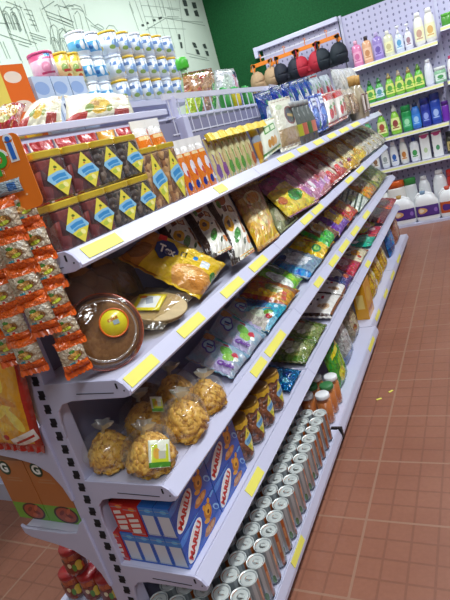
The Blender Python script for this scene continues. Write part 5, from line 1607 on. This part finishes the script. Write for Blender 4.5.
for s in (1, -1):
    for a, b in ring_:
        V.append(hx * a + Vector((0, 0, b + .078)) + hn * (.001 * s))
        U.append((a / cw / 2 + .5, b / chh / 2 + .5))
n = len(ring_)
mk('card', V, [tuple(range(n)), tuple(range(n, 2 * n))[::-1]] + [(k, k + n, (k + 1) % n + n, (k + 1) % n) for k in range(n)], CARDM, hc, False, U)
for s, dx, c_, z_ in (('p', .047, '#3fae3a', .118), ('i', .080, '#2f6fc9', .127)):
    Mx = frame(hx * dx + Vector((0, 0, z_)) + hn * .0016, hx, (0, 0, 1))
    text(s, .068, WHT, hc, Mx, bold=.0065, name='letter_outline')
    Mx = frame(hx * dx + Vector((0, 0, z_)) + hn * .0028, hx, (0, 0, 1))
    text(s, .068, plain('letter_' + s, c_, .35, var=0), hc, Mx, bold=.0018, name='letter')
hook = MB()
hook.tube([(-.02, .0, .158), (-.02, .05, .162), (-.02, .082, .162)], .002, 6)
hook.build('hook', WIRE, hc)
sc4 = [Vector((-.935, .765, 1.628)), Vector((-.845, .80, 1.628)), Vector((-.845, .80, 1.600)), Vector((-.935, .765, 1.600))]
tag(pillow('silver_pouch', sc4, .016, art('silver_pouch', '#9fb0b8', [('e', .3, .5, .2, .3, '#e6e6e0'), ('r', .8, .5, .1, .3, '#3a6fb0')], .2, bump=.6), nx=10, ny=6, seed=9), 'small silver and blue pouch at the foot of the orange card', 'pouch')

# ---------------------------------------------------------------- left end of the run
FRY = art('fry_bag', '#e2a01f', [('r', .5, .5, 1, .5, '#e39f22'), ('e', .30, .75, .09, .24, '#efc63a', 20), ('e', .50, .70, .07, .26, '#d9821f', -12), ('e', .62, .78, .07, .22, '#f2cf45', 12), ('e', .35, .45, .32, .05, '#f0c838', 12), ('e', .5, .36, .32, .045, '#f3d352', 22), ('e', .6, .5, .25, .04, '#d8861f', -14),
                                 ('e', .4, .25, .3, .05, '#efb92c', -6), ('e', .75, .3, .06, .16, '#f4d95a', 50), ('e', .2, .6, .05, .2, '#b8521c', 10), ('r', .97, .5, .045, 1, '#b52a20'), ('r', .03, .5, .04, 1, '#b52a20'), ('r', .5, .02, 1, .035, '#b5241c'), ('r', .78, .10, .20, .055, '#e9e6e0', 14),
                                 ('r', .80, .10, .16, .012, '#b5241c', 14), ('e', .52, .13, .045, .03, '#b5282c'), ('r', .1, .12, .03, .14, '#dcd8d0', 10)], .2, bump=.3)
fr = [Vector((-1.36, .86, 1.26)), Vector((-1.10, .835, 1.26)), Vector((-1.185, .835, .915)), Vector((-1.44, .845, .915))]
o = pillow('french_fry_bag', fr, .06, FRY, nx=18, ny=20, seed=11, wr=.1, px=.4)
tag(o, 'yellow french fry bag with red border at the left end of the shelving', 'bag')
seal(fr, 'b', plain('red_film', '#b5241c', .25, 0, .3), o, o.location, .05)
c_ = Vector((-1.31, .81, 1.07))
GB = art('bean_box', '#b56a30', [('r', .5, .97, 1, .04, '#7f451c'), ('r', .5, .13, 1, .13, '#6aa62c'), ('e', .60, .13, .36, .135, '#3a1c12'), ('e', .60, .13, .30, .11, '#a8432a'), ('e', .5, .16, .1, .03, '#7a2418', 20), ('e', .7, .12, .1, .03, '#7a2418', -10), ('e', .6, .07, .09, .03, '#c25c3a', 5), ('e', .72, .19, .09, .03, '#c25c3a', 30),
                                 ('r', .45, .62, .26, .012, '#b57a4c', 0), ('r', .45, .66, .2, .01, '#b57a4c', 0)], .4)
for i in range(2):
    b = carton('bean_box', (-1.48 + i * .152, .93, .5665), (.148, .07, .262 if i else .262), [GB, GB, plain('bean_box_top', '#8a4a1c', .5)], 'brown and green box with picture of red beans, %s one' % ('left' if i == 0 else 'right, beside the post'), group='bean boxes at the left end')
    M = frame((-.028, -.0362, .212), (1, 0, 0), (0, 0, 1))
    circ = [(.026 * math.cos(2 * math.pi * k / 24), .028 * math.sin(2 * math.pi * k / 24)) for k in range(24)]
    bd_ = mk('emblem', [M @ Vector((a, q_, 0)) for a, q_ in circ] + [M @ Vector((a, q_, -.0008)) for a, q_ in circ], [tuple(range(24)), tuple(range(24, 48))[::-1]] + [(k, k + 24, (k + 1) % 24 + 24, (k + 1) % 24) for k in range(24)], plain('emblem_dark_green', '#163a22', .4, var=0), b)
    text('G', .048, WHT, bd_, frame((-.028, -.0368, .212), (1, 0, 0), (0, 0, 1)), bold=.0015)
# red-lidded sauce jars
for i, (x, y, z) in enumerate(((-1.510, .985, .239), (-1.562, .975, .1215), (-1.475, .985, .1215), (-1.388, .99, .1215))):
    r = empty('sauce_jar', (x, y, z))
    r.scale = (1.12, 1.12, 1.08)
    tag(r, 'small sauce jar with red lid, %s' % ['stacked on top of the others', 'bottom left one', 'bottom middle one', 'bottom right one nearest the post'][i], 'jar', 'red-lidded sauce jars at the left end')
    lathe('contents', [(.031, .003), (.034, .01), (.034, .08), (.028, .09), (0, .09)], food('tomato_sauce', '#9c3418', '#c0561f', 40, .3, '#6a2a14'), r, 20)
    lathe('jar_wall', [(.033, 0), (.0365, .006), (.0365, .078), (.030, .094)], FILM, r, 20, closed=False)
    lathe('label', [(.0372, .018), (.0372, .066)], art('sauce_label', '#7a2a1c', [('e', .93, .5, .055, .42, '#dcb83c'), ('e', .86, .45, .03, .3, '#5a8a30'), ('e', .99, .35, .025, .25, '#cf5a2c'), ('e', .8, .7, .03, .2, '#e0c9a0')], .4), r, 20, closed=False)
    lathe('lid', [(.034, .088), (.036, .090), (.036, .104), (.033, .108), (0, .1085)], plain('red_lid', '#a31f22', .35, 0, .3), r, 20)
r = tag(MB().b2((-1.62, .90, .10), (-1.545, 1.3, .119)).build('white_tray', LILAC), 'white tray edge under the red-lidded jars', 'tray')

# ---------------------------------------------------------------- baby formula tins under the mural
fs2 = empty('back_aisle_shelving', (-2.35, 3.6, 0))
tag(fs2, 'lilac back aisle shelving topped with stacked baby formula tins', 'shelving unit')
child_box(fs2, 'shelf', [((-2.50, 1.5, 2.005), (-2.16, 4.46, 2.03))], LILAC)
child_box(fs2, 'price_rail', [((-2.16, 1.5, 1.995), (-2.15, 4.46, 2.035))], LILAC)
child_box(fs2, 'back_panel', [((-2.52, 1.5, .05), (-2.50, 4.46, 2.03))], LILAC2)
child_box(fs2, 'peg_panel', [((-2.52, 1.55, 2.03), (-2.505, 2.42, 2.27))], LILAC)
for y in (1.5, 2.95, 4.42):
    child_box(fs2, 'post', [((-2.50, y, 0), (-2.44, y + .04, 2.005))], LILAC2)
child_box(fs2, 'shelf', [((-2.50, 1.5, 1.60), (-2.16, 4.46, 1.625))], LILAC)
TIN = art('formula_tin', '#dfe6ea', [('r', .5, .90, 1, .06, '#b9c6dc'), ('e', .0, .5, .10, .2, '#8fb0dc'), ('e', 1.0, .5, .10, .2, '#8fb0dc'), ('e', .9, .35, .05, .1, '#8fae5a'), ('e', .07, .28, .05, .08, '#d9b23a'), ('r', .5, .07, 1, .04, '#c9cfe0'), ('e', .35, .5, .1, .2, '#9fb5dc'), ('e', .65, .4, .1, .16, '#dcc05a'), ('r', .85, .75, .05, .08, '#5f7fb5')], .3)
TINB = art('blue_tin', '#5aa8dc', [('r', .5, .85, 1, .15, '#dfeaf2'), ('r', .5, .12, 1, .12, '#dfeaf2'), ('e', .0, .5, .05, .18, '#e6f0f7', 20), ('e', .93, .48, .04, .2, '#e6f0f7'), ('e', .85, .45, .03, .1, '#2c6fb0'), ('e', .12, .5, .04, .14, '#2c6fb0')], .3)
TINP = art('pink_tin', '#e3b9c9', [('r', .5, .9, 1, .10, '#c9507a'), ('e', .0, .45, .08, .2, '#f0dde5'), ('e', .9, .5, .06, .2, '#d98aa5'), ('r', .97, .93, .06, .06, '#3a8fc9'), ('e', .1, .25, .04, .08, '#8fc28a'), ('r', .92, .3, .1, .04, '#b8406a')], .3)
TINY = art('yellow_tin', '#ece0a0', [('r', .5, .88, 1, .12, '#e2b82c'), ('e', .02, .5, .05, .16, '#d98a4a'), ('e', .9, .5, .06, .16, '#8fae5a'), ('r', .95, .4, .08, .05, '#c9403a'), ('e', .95, .2, .05, .08, '#d96a2c'), ('e', .12, .3, .04, .08, '#5fa06a')], .3)
YC = plain('tin_lid_yellow', '#dcb42c', .4)
BCAP = plain('tin_lid_cap_pale', '#d6dde6', .4)


def tin(x, y, z, mat, lidm, label, group, r_=.074, h=.164, sy=1.0):
    r = empty('formula_tin', (x, y, z))
    tag(r, label, 'tin', group)
    lathe('tin_body', [(r_, 0), (r_, h - .016)], mat, r, 18, a0=0, sy=sy)
    lathe('lid', [(r_ * 1.02, h - .017), (r_ * 1.02, h - .002), (r_ * .95, h), (0, h)], lidm, r, 18, sy=sy)
    return r


z0 = 2.031
tn = ['bottom', 'middle', 'top']
for row in range(3):
    for i in range(7):
        if row == 2 and i == 6: continue
        y = 3.31 + i * .160 + row * .02
        lid_ = YC if (i + row) % 3 != 1 else BCAP
        tin(-2.225, y, z0 + row * .166, TIN, lid_, 'white and pale blue formula tin, %s row, %s along' % (tn[row], ORD[i]), 'white formula tins on the back shelving')
    for i in range(2):
        tin(-2.235, 2.985 + i * .138 + row * .015, z0 + row * .160, TINB, BCAP, 'bright blue and white formula tin, %s row, %s one' % (tn[row], ('left', 'right')[i]), 'bright blue formula tins on the back shelving', r_=.067, h=.158)
for i in range(2):
    tin(-2.235, 2.66 + i * .137, z0, TINP if i == 0 else TINY, YC if i else plain('pink_lid', '#d0507f', .4), ['pink formula tin in the bottom row beside blue packs', 'yellow and red formula tin in the bottom row'][i], None)
    tin(-2.235, 2.79 + i * .11, z0 + .17, TINY, YC, 'yellow formula tin in the upper row, %s' % ('beside the pink one' if i == 0 else 'beside the blue tins'), None, r_=.053, h=.175)
tin(-2.235, 2.62, z0 + .17, TINP, plain('pink_lid', '#d0507f', .4), 'large pink formula tin in the upper row beside yellow tins', None, r_=.075, h=.17)
tin(-2.235, 2.52, z0, TINP, plain('pink_lid', '#d0507f', .4), 'pink formula tin at the left end of the bottom row', None, h=.165)
for i in range(3):
    tin(-2.38, 3.6 + i * .15, z0, TIN, YC, 'formula tin standing behind the white ones, %s' % ORD[i], 'formula tins at the back of the shelving')

# ---------------------------------------------------------------- bottles on the far wall
BT = {}
BSC = 1.14


def bottle(kind, x, z, h, w_, body, capc, label, lab=None, y=6.70, cat='bottle', capn='cap'):
    h *= BSC if h < .33 else 1.03
    w_ *= 1.12
    r = empty(kind, (x, y, z))
    tag(r, label, cat)
    sy = .62
    mb_ = plain('bottle_' + body[1:], body, .28, 0, .35)
    mc = plain('cap_' + capc[1:], capc, .35, 0, .2)
    R_ = w_ / 2
    if kind == 'shampoo_bottle':
        pf = [(R_ * .88, 0), (R_, h * .04), (R_, h * .68), (R_ * .82, h * .80), (R_ * .38, h * .84)]
        cp = [(R_ * .40, h * .84), (R_ * .40, h * .97), (R_ * .30, h), (0, h)]
    elif kind == 'dish_soap_bottle':
        pf = [(R_ * .80, 0), (R_ * .95, h * .08), (R_, h * .32), (R_ * .80, h * .52), (R_ * .62, h * .66), (R_ * .30, h * .78)]
        cp = [(R_ * .42, h * .77), (R_ * .42, h * .86), (R_ * .24, h * .90), (R_ * .20, h), (0, h)]
    elif kind == 'lotion_bottle':
        pf = [(R_ * .75, 0), (R_, h * .10), (R_ * 1.0, h * .45), (R_ * .85, h * .72), (R_ * .55, h * .86)]
        cp = [(R_ * .55, h * .86), (R_ * .50, h * .985), (R_ * .4, h), (0, h)]
    elif kind == 'pump_bottle':
        pf = [(R_ * .85, 0), (R_, h * .05), (R_, h * .55), (R_ * .6, h * .68), (R_ * .3, h * .72)]
        cp = [(R_ * .34, h * .71), (R_ * .34, h * .80), (R_ * .12, h * .82), (R_ * .12, h * .92), (R_ * .5, h * .93), (R_ * .45, h), (0, h)]
    else:
        pf = [(R_ * .9, 0), (R_, h * .05), (R_, h * .72), (R_ * .9, h * .78)]
        cp = [(R_ * .95, h * .78), (R_ * .98, h * .97), (R_ * .9, h), (0, h)]
    lathe('bottle_body', pf, mb_, r, 18, sy=sy)
    lathe(capn, cp, mc, r, 14, sy=sy if kind != 'pump_bottle' else 1)
    if lab:
        V, U = [], []
        for k in range(9):
            a = R(-90 - 58 + 116 * k / 8)
            for zz in (h * .14, h * .56):
                q_ = 1.02 if kind != 'dish_soap_bottle' else (1.04 if zz < h * .3 else .86)
                V.append((R_ * q_ * math.cos(a), R_ * sy * q_ * 1.04 * math.sin(a), zz))
                U.append((k / 8, 0 if zz < h * .3 else 1))
        mk('label', V, [(2 * k, 2 * k + 2, 2 * k + 3, 2 * k + 1) for k in range(8)], art('lab_' + lab[0][1:] + lab[1][1:], lab[0], [('e', .5, .55, .26, .28, lab[1]), ('r', .5, .2, .3, .05, lab[1])], .35), r, True, U)
    return r


Zs = [1.976, 1.536, 1.106, .736]
y_lab = ('#e6e6a0', '#b8a83a')
row1 = [('shampoo_bottle', -1.13, .25, .10, '#e58ab5', '#f0b5cc', 'pink shampoo bottle at the left of the upper wall shelf', ('#f0b0cd', '#d06a9a')),
        ('shampoo_bottle', -1.01, .26, .095, '#e6b088', '#3a3030', 'peach shampoo bottle with dark cap', ('#f0c9a5', '#c98a5a')),
        ('shampoo_bottle', -.89, .26, .10, '#9a86c9', '#c3b5e0', 'lilac purple shampoo bottle', ('#b3a2dc', '#6f5aa8')),
        ('shampoo_bottle', -.77, .24, .095, '#dfdfc0', '#eceadd', 'creamy translucent shampoo bottle', ('#eceab8', '#c9c08a')),
        ('pump_bottle', -.655, .25, .085, '#cfd9e6', '#eef0f2', 'clear blue-white pump bottle', ('#dbe6f0', '#5fa0c9')),
        ('pump_bottle', -.555, .24, .075, '#dcdce4', '#eef0f2', 'slim white pump bottle beside the tall white ones', ('#e6e6ec', '#a5808a')),
        ('lotion_bottle', -.435, .335, .10, '#eceadf', '#f2f2ee', 'tall white bottle with yellow label, left of the pair', ('#ecebbf', '#c9a08a')),
        ('lotion_bottle', -.32, .345, .105, '#eceadf', '#f2f2ee', 'tall white bottle with yellow label, right of the pair', ('#ecebbf', '#d9b06a'))]
for k, x, h, w_, b, c, l_, lb in row1: bottle(k, x, Zs[0], h, w_, b, c, l_, lb)
bottle('cream_jar', -.14, 2.091, .11, .11, '#4f9a35', '#5ab03a', 'green cream jar on the raised right-hand shelf', None, cat='jar')
bottle('cream_jar', -.01, 2.091, .11, .11, '#4f9a35', '#dfe6c0', 'green cream jar with pale lid on the raised right-hand shelf', None, cat='jar')
row2 = [(-1.17, '#2f9a3a', '#1f6f2a', 'dark green'), (-1.06, '#3aa53a', '#1c5f2c', 'dark green'), (-.955, '#4aa84a', '#2c7a3a', 'dark green'), (-.835, '#7cc23a', '#a8925a', 'olive'), (-.725, '#86c83e', '#b8a58a', 'beige'), (-.615, '#7cc23a', '#a89058', 'olive'), (-.51, '#5fb83a', '#5f8f2c', 'green')]
for i, (x, b, c, cn) in enumerate(row2):
    bottle('dish_soap_bottle', x, Zs[1], .225 + .012 * (i > 2), .105, b, c, 'green soap bottle with yellow label and %s cap, %s from the left' % (cn, ORD[i]), ('#d9e27a', '#4f9a3a') if i != 2 else ('#cfe0e6', '#4f8f9a'))
bottle('lotion_bottle', -.40, Zs[1], .25, .085, '#e3e6ee', '#eceef2', 'curved white bottle after the green soap bottles', None)
bottle('cream_jar', -.285, Zs[1], .15, .11, '#8fc29a', '#dfe6e0', 'pale green jar with white lid', ('#dfeae0', '#4f9a5a'), cat='jar')
for i, c in enumerate(('#c2356a', '#c2356a', '#b53a4f')):
    bottle('lotion_bottle', -.165 + i * .10, Zs[1], .22, .075, '#eceaec', c, 'white bottle with pink cap, %s past the shelf joint' % ORD[i], ('#f0e3e8', '#c2708f'))
row3 = [('dish_soap_bottle', -1.17, .24, .11, '#3fa56a', '#c9b5a0', 'teal labelled green bottle at the left of the third wall shelf', ('#cfe8e0', '#3fa08f')),
        ('dish_soap_bottle', -1.0, .29, .115, '#7fc43a', '#c9a5a0', 'yellow-green bottle with pink cap on the third wall shelf', ('#dfe69a', '#a84a3a')),
        ('dish_soap_bottle', -.84, .30, .115, '#8fcf3a', '#ecebe8', 'yellow-green bottle with white spray cap on the third wall shelf', ('#e3ea9a', '#8f3a3a')),
        ('tall_tub', -.71, .26, .10, '#1f8f4a', '#1f8f4a', 'deep green bottle with green cap', ('#3fa86a', '#9fdcae')),
        ('lotion_bottle', -.605, .26, .095, '#2f6fc0', '#16284f', 'mid blue bottle with dark cap', ('#3f86d8', '#9fc9ee')),
        ('tall_tub', -.495, .28, .095, '#232f8f', '#1b2670', 'navy bottle, left of the two', ('#2f3f9f', '#8f9fe0')),
        ('tall_tub', -.385, .30, .10, '#2340a0', '#1b2a70', 'navy bottle, right of the two beside the purple one', ('#2f4fae', '#9fb5e6')),
        ('tall_tub', -.285, .20, .07, '#6f2fa8', '#4f1f80', 'short purple bottle beside the navy ones', None)]
for k, x, h, w_, b, c, l_, lb in row3: bottle(k, x, Zs[2], h, w_, b, c, l_, lb)
for i, c in enumerate(('#3f9f3f', '#4fa83f')):
    bottle('tall_tub', -.15 + i * .12, Zs[2], .25, .09, c, '#2f7f2f', 'bright green bottle past the shelf joint, %s' % ORD[i], ('#8fcf4a', '#dfe69a'))
row4 = [('lotion_bottle', -1.15, .24, .085, '#dcdfdc', '#e6e8e6', 'white bottle with brown mark on the fourth wall shelf', ('#e6e4da', '#8f6a4a')),
        ('lotion_bottle', -1.03, .25, .085, '#e3e6e6', '#eceeee', 'white bottle with grey mark on the fourth wall shelf', ('#e6e8e6', '#9fa8a5')),
        ('lotion_bottle', -.92, .26, .085, '#e6e8ea', '#f0f0f0', 'white bottle with blue lower band', ('#e6e8ea', '#2f5fae')),
        ('lotion_bottle', -.805, .27, .085, '#e3e3dc', '#ecebe6', 'white bottle with orange mark', ('#e6e0d0', '#c9803a')),
        ('shampoo_bottle', -.68, .25, .095, '#e8ebee', '#2f3f8f', 'white bottle with dark blue cap and green leaf', ('#e8ecea', '#3f9a4f'))]
for k, x, h, w_, b, c, l_, lb in row4: bottle(k, x, Zs[3], h, w_, b, c, l_, lb)
PBX = art('hair_box', '#e6e8e6', [('e', .5, .88, .34, .07, '#c2407f'), ('r', .5, .93, .5, .03, '#b53a78'), ('e', .5, .35, .2, .1, '#b9d0a0')], .35)
PBX2 = art('hair_box_green', '#e6e8e6', [('e', .5, .88, .34, .07, '#c2407f'), ('r', .5, .93, .5, .03, '#b53a78'), ('e', .5, .35, .2, .1, '#4f9a6a')], .35)
for i in range(2):
    carton('hair_box', (-.555 + i * .135, 6.70, Zs[3]), (.105, .07, .30), [PBX, PBX if i == 0 else PBX2, PBX], 'white carton with pink top on wall shelf, %s' % ('left one' if i == 0 else 'right one with green mark'))
for i in range(3):
    bottle('tall_tub', -.27 + i * .13, Zs[3], .22, .10, ['#3a3a2c', '#4a4a35', '#2f3f35'][i], '#16181a', 'dark bottle with black cap at the right of fourth wall shelf, %s' % ORD[i], ('#b9a56a', '#6f5a2c'))
# base row: small white bottles and big jugs
bs = [('pump_bottle', -1.12, .34, .13, '#dfe3e0', '#e6e8e6', 'white spray bottle behind the left jug'), ('tall_tub', -.80, .36, .13, '#e3e6e6', '#3f9a4a', 'white bottle with green cap behind the jugs'),
      ('lotion_bottle', -.64, .35, .13, '#e8eaec', '#f0f0f0', 'white bottle behind the middle jug'), ('lotion_bottle', -.46, .38, .15, '#e8eaec', '#f0f0f0', 'white bottle behind the right jug')]
for k, x, h, w_, b, c, l_ in bs: bottle(k, x, .081 + .10, h, w_, b, c, l_, None, y=6.72)
child_box(pegb, 'riser', [((-1.25, 6.62, .03), (.95, 6.86, .18))], LILAC)
pg = bottle('tall_tub', -.97, .182, .36, .19, '#e3dfd8', '#e2641f', 'white tub with orange top and black mark behind the left jug', ('#e6e2dc', '#2a2a30'), y=6.70, cat='tub')
bottle('tall_tub', -.27, .182, .36, .20, '#c2201c', '#d02a20', 'bright red tub behind the right jug', None, y=6.72, cat='tub')
JUG = plain('jug_white', '#eceef0', .35, 0, .2, var=.02)


def jug(x, y, lab, label, cap):
    r = empty('detergent_jug', (x, y, .031))
    r.scale = (1.12, 1.1, 1.16)
    tag(r, label, 'jug', None)
    V, F, U = [], [], []
    n = 24
    prof = [(0, .92), (.02, 1.0), (.17, 1.0), (.21, .92), (.25, .70), (.275, .42), (.28, .30)]
    for z, s_ in prof:
        for k in range(n):
            a = 2 * math.pi * k / n
            cx_, sx_ = math.cos(a), math.sin(a)
            px_ = math.copysign(abs(cx_) ** .55, cx_) * .122 * s_
            py_ = math.copysign(abs(sx_) ** .55, sx_) * .062 * min(1, s_ * 1.1)
            V.append((px_ - .03 * (1 - s_), py_, z))
    for i in range(len(prof) - 1):
        for k in range(n):
            F.append((i * n + k, i * n + (k + 1) % n, (i + 1) * n + (k + 1) % n, (i + 1) * n + k))
    F.append(tuple(range(n))[::-1])
    F.append(tuple((len(prof) - 1) * n + k for k in range(n)))
    mk('jug_body', V, F, JUG, r, True)
    m_ = MB()
    m_.tube([(-.09, 0, .20), (-.105, 0, .25), (-.07, 0, .285), (.01, 0, .285), (.06, 0, .262), (.085, 0, .22)], [.018, .017, .016, .016, .017, .02], 10)
    m_.build('handle', JUG, r, True)
    lathe('cap', [(.028, .275), (.03, .28), (.03, .305), (.024, .31), (0, .311)], plain('jugcap_' + cap[1:], cap, .4), r, 16, loc=(-.03, 0, 0))
    V, U = [], []
    for k in range(11):
        a = R(-90 - 62 + 124 * k / 10)
        for zz in (.05, .165):
            cx_, sx_ = math.cos(a), math.sin(a)
            V.append((math.copysign(abs(cx_) ** .55, cx_) * .1235, math.copysign(abs(sx_) ** .55, sx_) * .0635, zz))
            U.append((k / 10, 0 if zz < .1 else 1))
    mk('label', V, [(2 * k, 2 * k + 2, 2 * k + 3, 2 * k + 1) for k in range(10)], lab, r, True, U)
    return r


JL = art('jug_label_purple', '#4f2f86', [('e', .35, .55, .15, .28, '#d9a86a'), ('e', .35, .55, .09, .18, '#e9d9c0'), ('e', .75, .5, .10, .2, '#8f6ac0'), ('r', .5, .05, 1, .06, '#3a1f6a')], .35)
JO = art('jug_label_orange', '#c2572c', [('e', .35, .5, .16, .3, '#4f2f86'), ('e', .75, .6, .14, .25, '#d9a05a'), ('e', .7, .3, .1, .16, '#8f2c2c')], .35)
for i, (x, l_, c, t_) in enumerate(((-.90, JL, '#b8924a', 'left'), (-.625, JL, '#7f9ab5', 'middle'), (-.35, JO, '#c9503a', 'right, orange-labelled'), (-.08, JO, '#6aa04a', 'far right'))):
    jug(x, 6.535, l_, 'white handled detergent jug with %s label, %s' % ('purple' if l_ is JL else 'orange', t_), c)
bottle('lotion_bottle', -1.12, .031, .32, .17, '#c9508a', '#d06a9a', 'magenta pink bottle left of the jugs', None, y=6.54)

# ---------------------------------------------------------------- bras on orange hangers
def bra(x, z, col, label, sc_=1.0):
    r = empty('bra', (x, 6.66, z - .03))
    r.scale = (1.18, 1.2, 1.28)
    tag(r, label, 'bra', None)
    m_ = plain('bra_' + col[1:], col, .7, var=.1, scale=40)
    for s in (-1, 1):
        V, F = [], []
        nu, nv = 14, 8
        for j in range(nv + 1):
            for i in range(nu + 1):
                a = 2 * math.pi * i / nu
                b_ = (math.pi / 2) * j / nv
                rx, rz_ = .085 * sc_, .085 * sc_
                xx = s * .082 * sc_ + rx * math.cos(a) * math.sin(b_)
                zz = -.05 + rz_ * math.sin(a) * math.sin(b_) * (1.25 if math.sin(a) > 0 else .9)
                yy = -.075 * math.cos(b_) * sc_
                V.append((xx, yy, zz))
        for j in range(nv):
            for i in range(nu):
                q_ = j * (nu + 1) + i
                F.append((q_, q_ + 1, q_ + nu + 2, q_ + nu + 1))
        o_ = mk('cup', V, F, m_, r, True)
        sm = o_.modifiers.new('thickness', 'SOLIDIFY')
        sm.thickness = .004
    b = MB()
    b.box((0, -.004, -.115), (.33 * sc_, .010, .035))
    b.box((0, -.03, -.07), (.03, .01, .06))
    b.build('band', m_, r, bevel=.002)
    for s in (-1, 1):
        b = MB()
        b.tube([(s * .095 * sc_, -.045, .03), (s * .10, -.03, .07), (s * .105, -.006, .115), (s * .11, .01, .07), (s * .14, .012, .0), (s * .155 * sc_, .005, -.10)], .006, 6)
        b.build('strap', m_, r, True)
    h = MB()
    h.box((0, 0, .112), (.25, .012, .035))
    h.box((-.105, 0, .095), (.05, .012, .07), Matrix.Rotation(R(22), 3, 'Y'))
    h.box((.105, 0, .095), (.05, .012, .07), Matrix.Rotation(R(-22), 3, 'Y'))
    h.tube([(0, 0, .125), (0, 0, .165), (.012, .005, .182), (.0, .012, .195), (-.016, .014, .185)], .005, 6)
    h.build('hanger', plain('orange_hanger', '#e8821f', .35), r, bevel=.002)
    return r


bra(-2.29, 2.262, '#b99a76', 'beige bra on an orange hanger at the left end of the display')
bra(-1.97, 2.262, '#161c2c', 'black-navy bra with pale straps beside the beige one', 1.02)
bra(-1.70, 2.262, '#b31f35', 'crimson red bra on an orange hanger')
bra(-1.43, 2.262, '#18242e', 'dark bra on an orange hanger beside the bottle shelves', 1.05)
for i, (x, w2) in enumerate(((-1.95, .02), (-1.88, .02))):
    pass
# yellow scraps on the floor
for i, (u, v) in enumerate(((-.655, 2.52), (-.60, 2.60))):
    m = MB()
    m.box((0, 0, .0015), (.03, .012, .002), Matrix.Rotation(R(30 + 20 * i), 3, 'Z'))
    tag(m.build('paper_scrap', YTAG, loc=(u, v, .001)), 'tiny yellow paper scrap on the tiled floor, %s' % ('left one' if i == 0 else 'right one'), 'paper scrap')
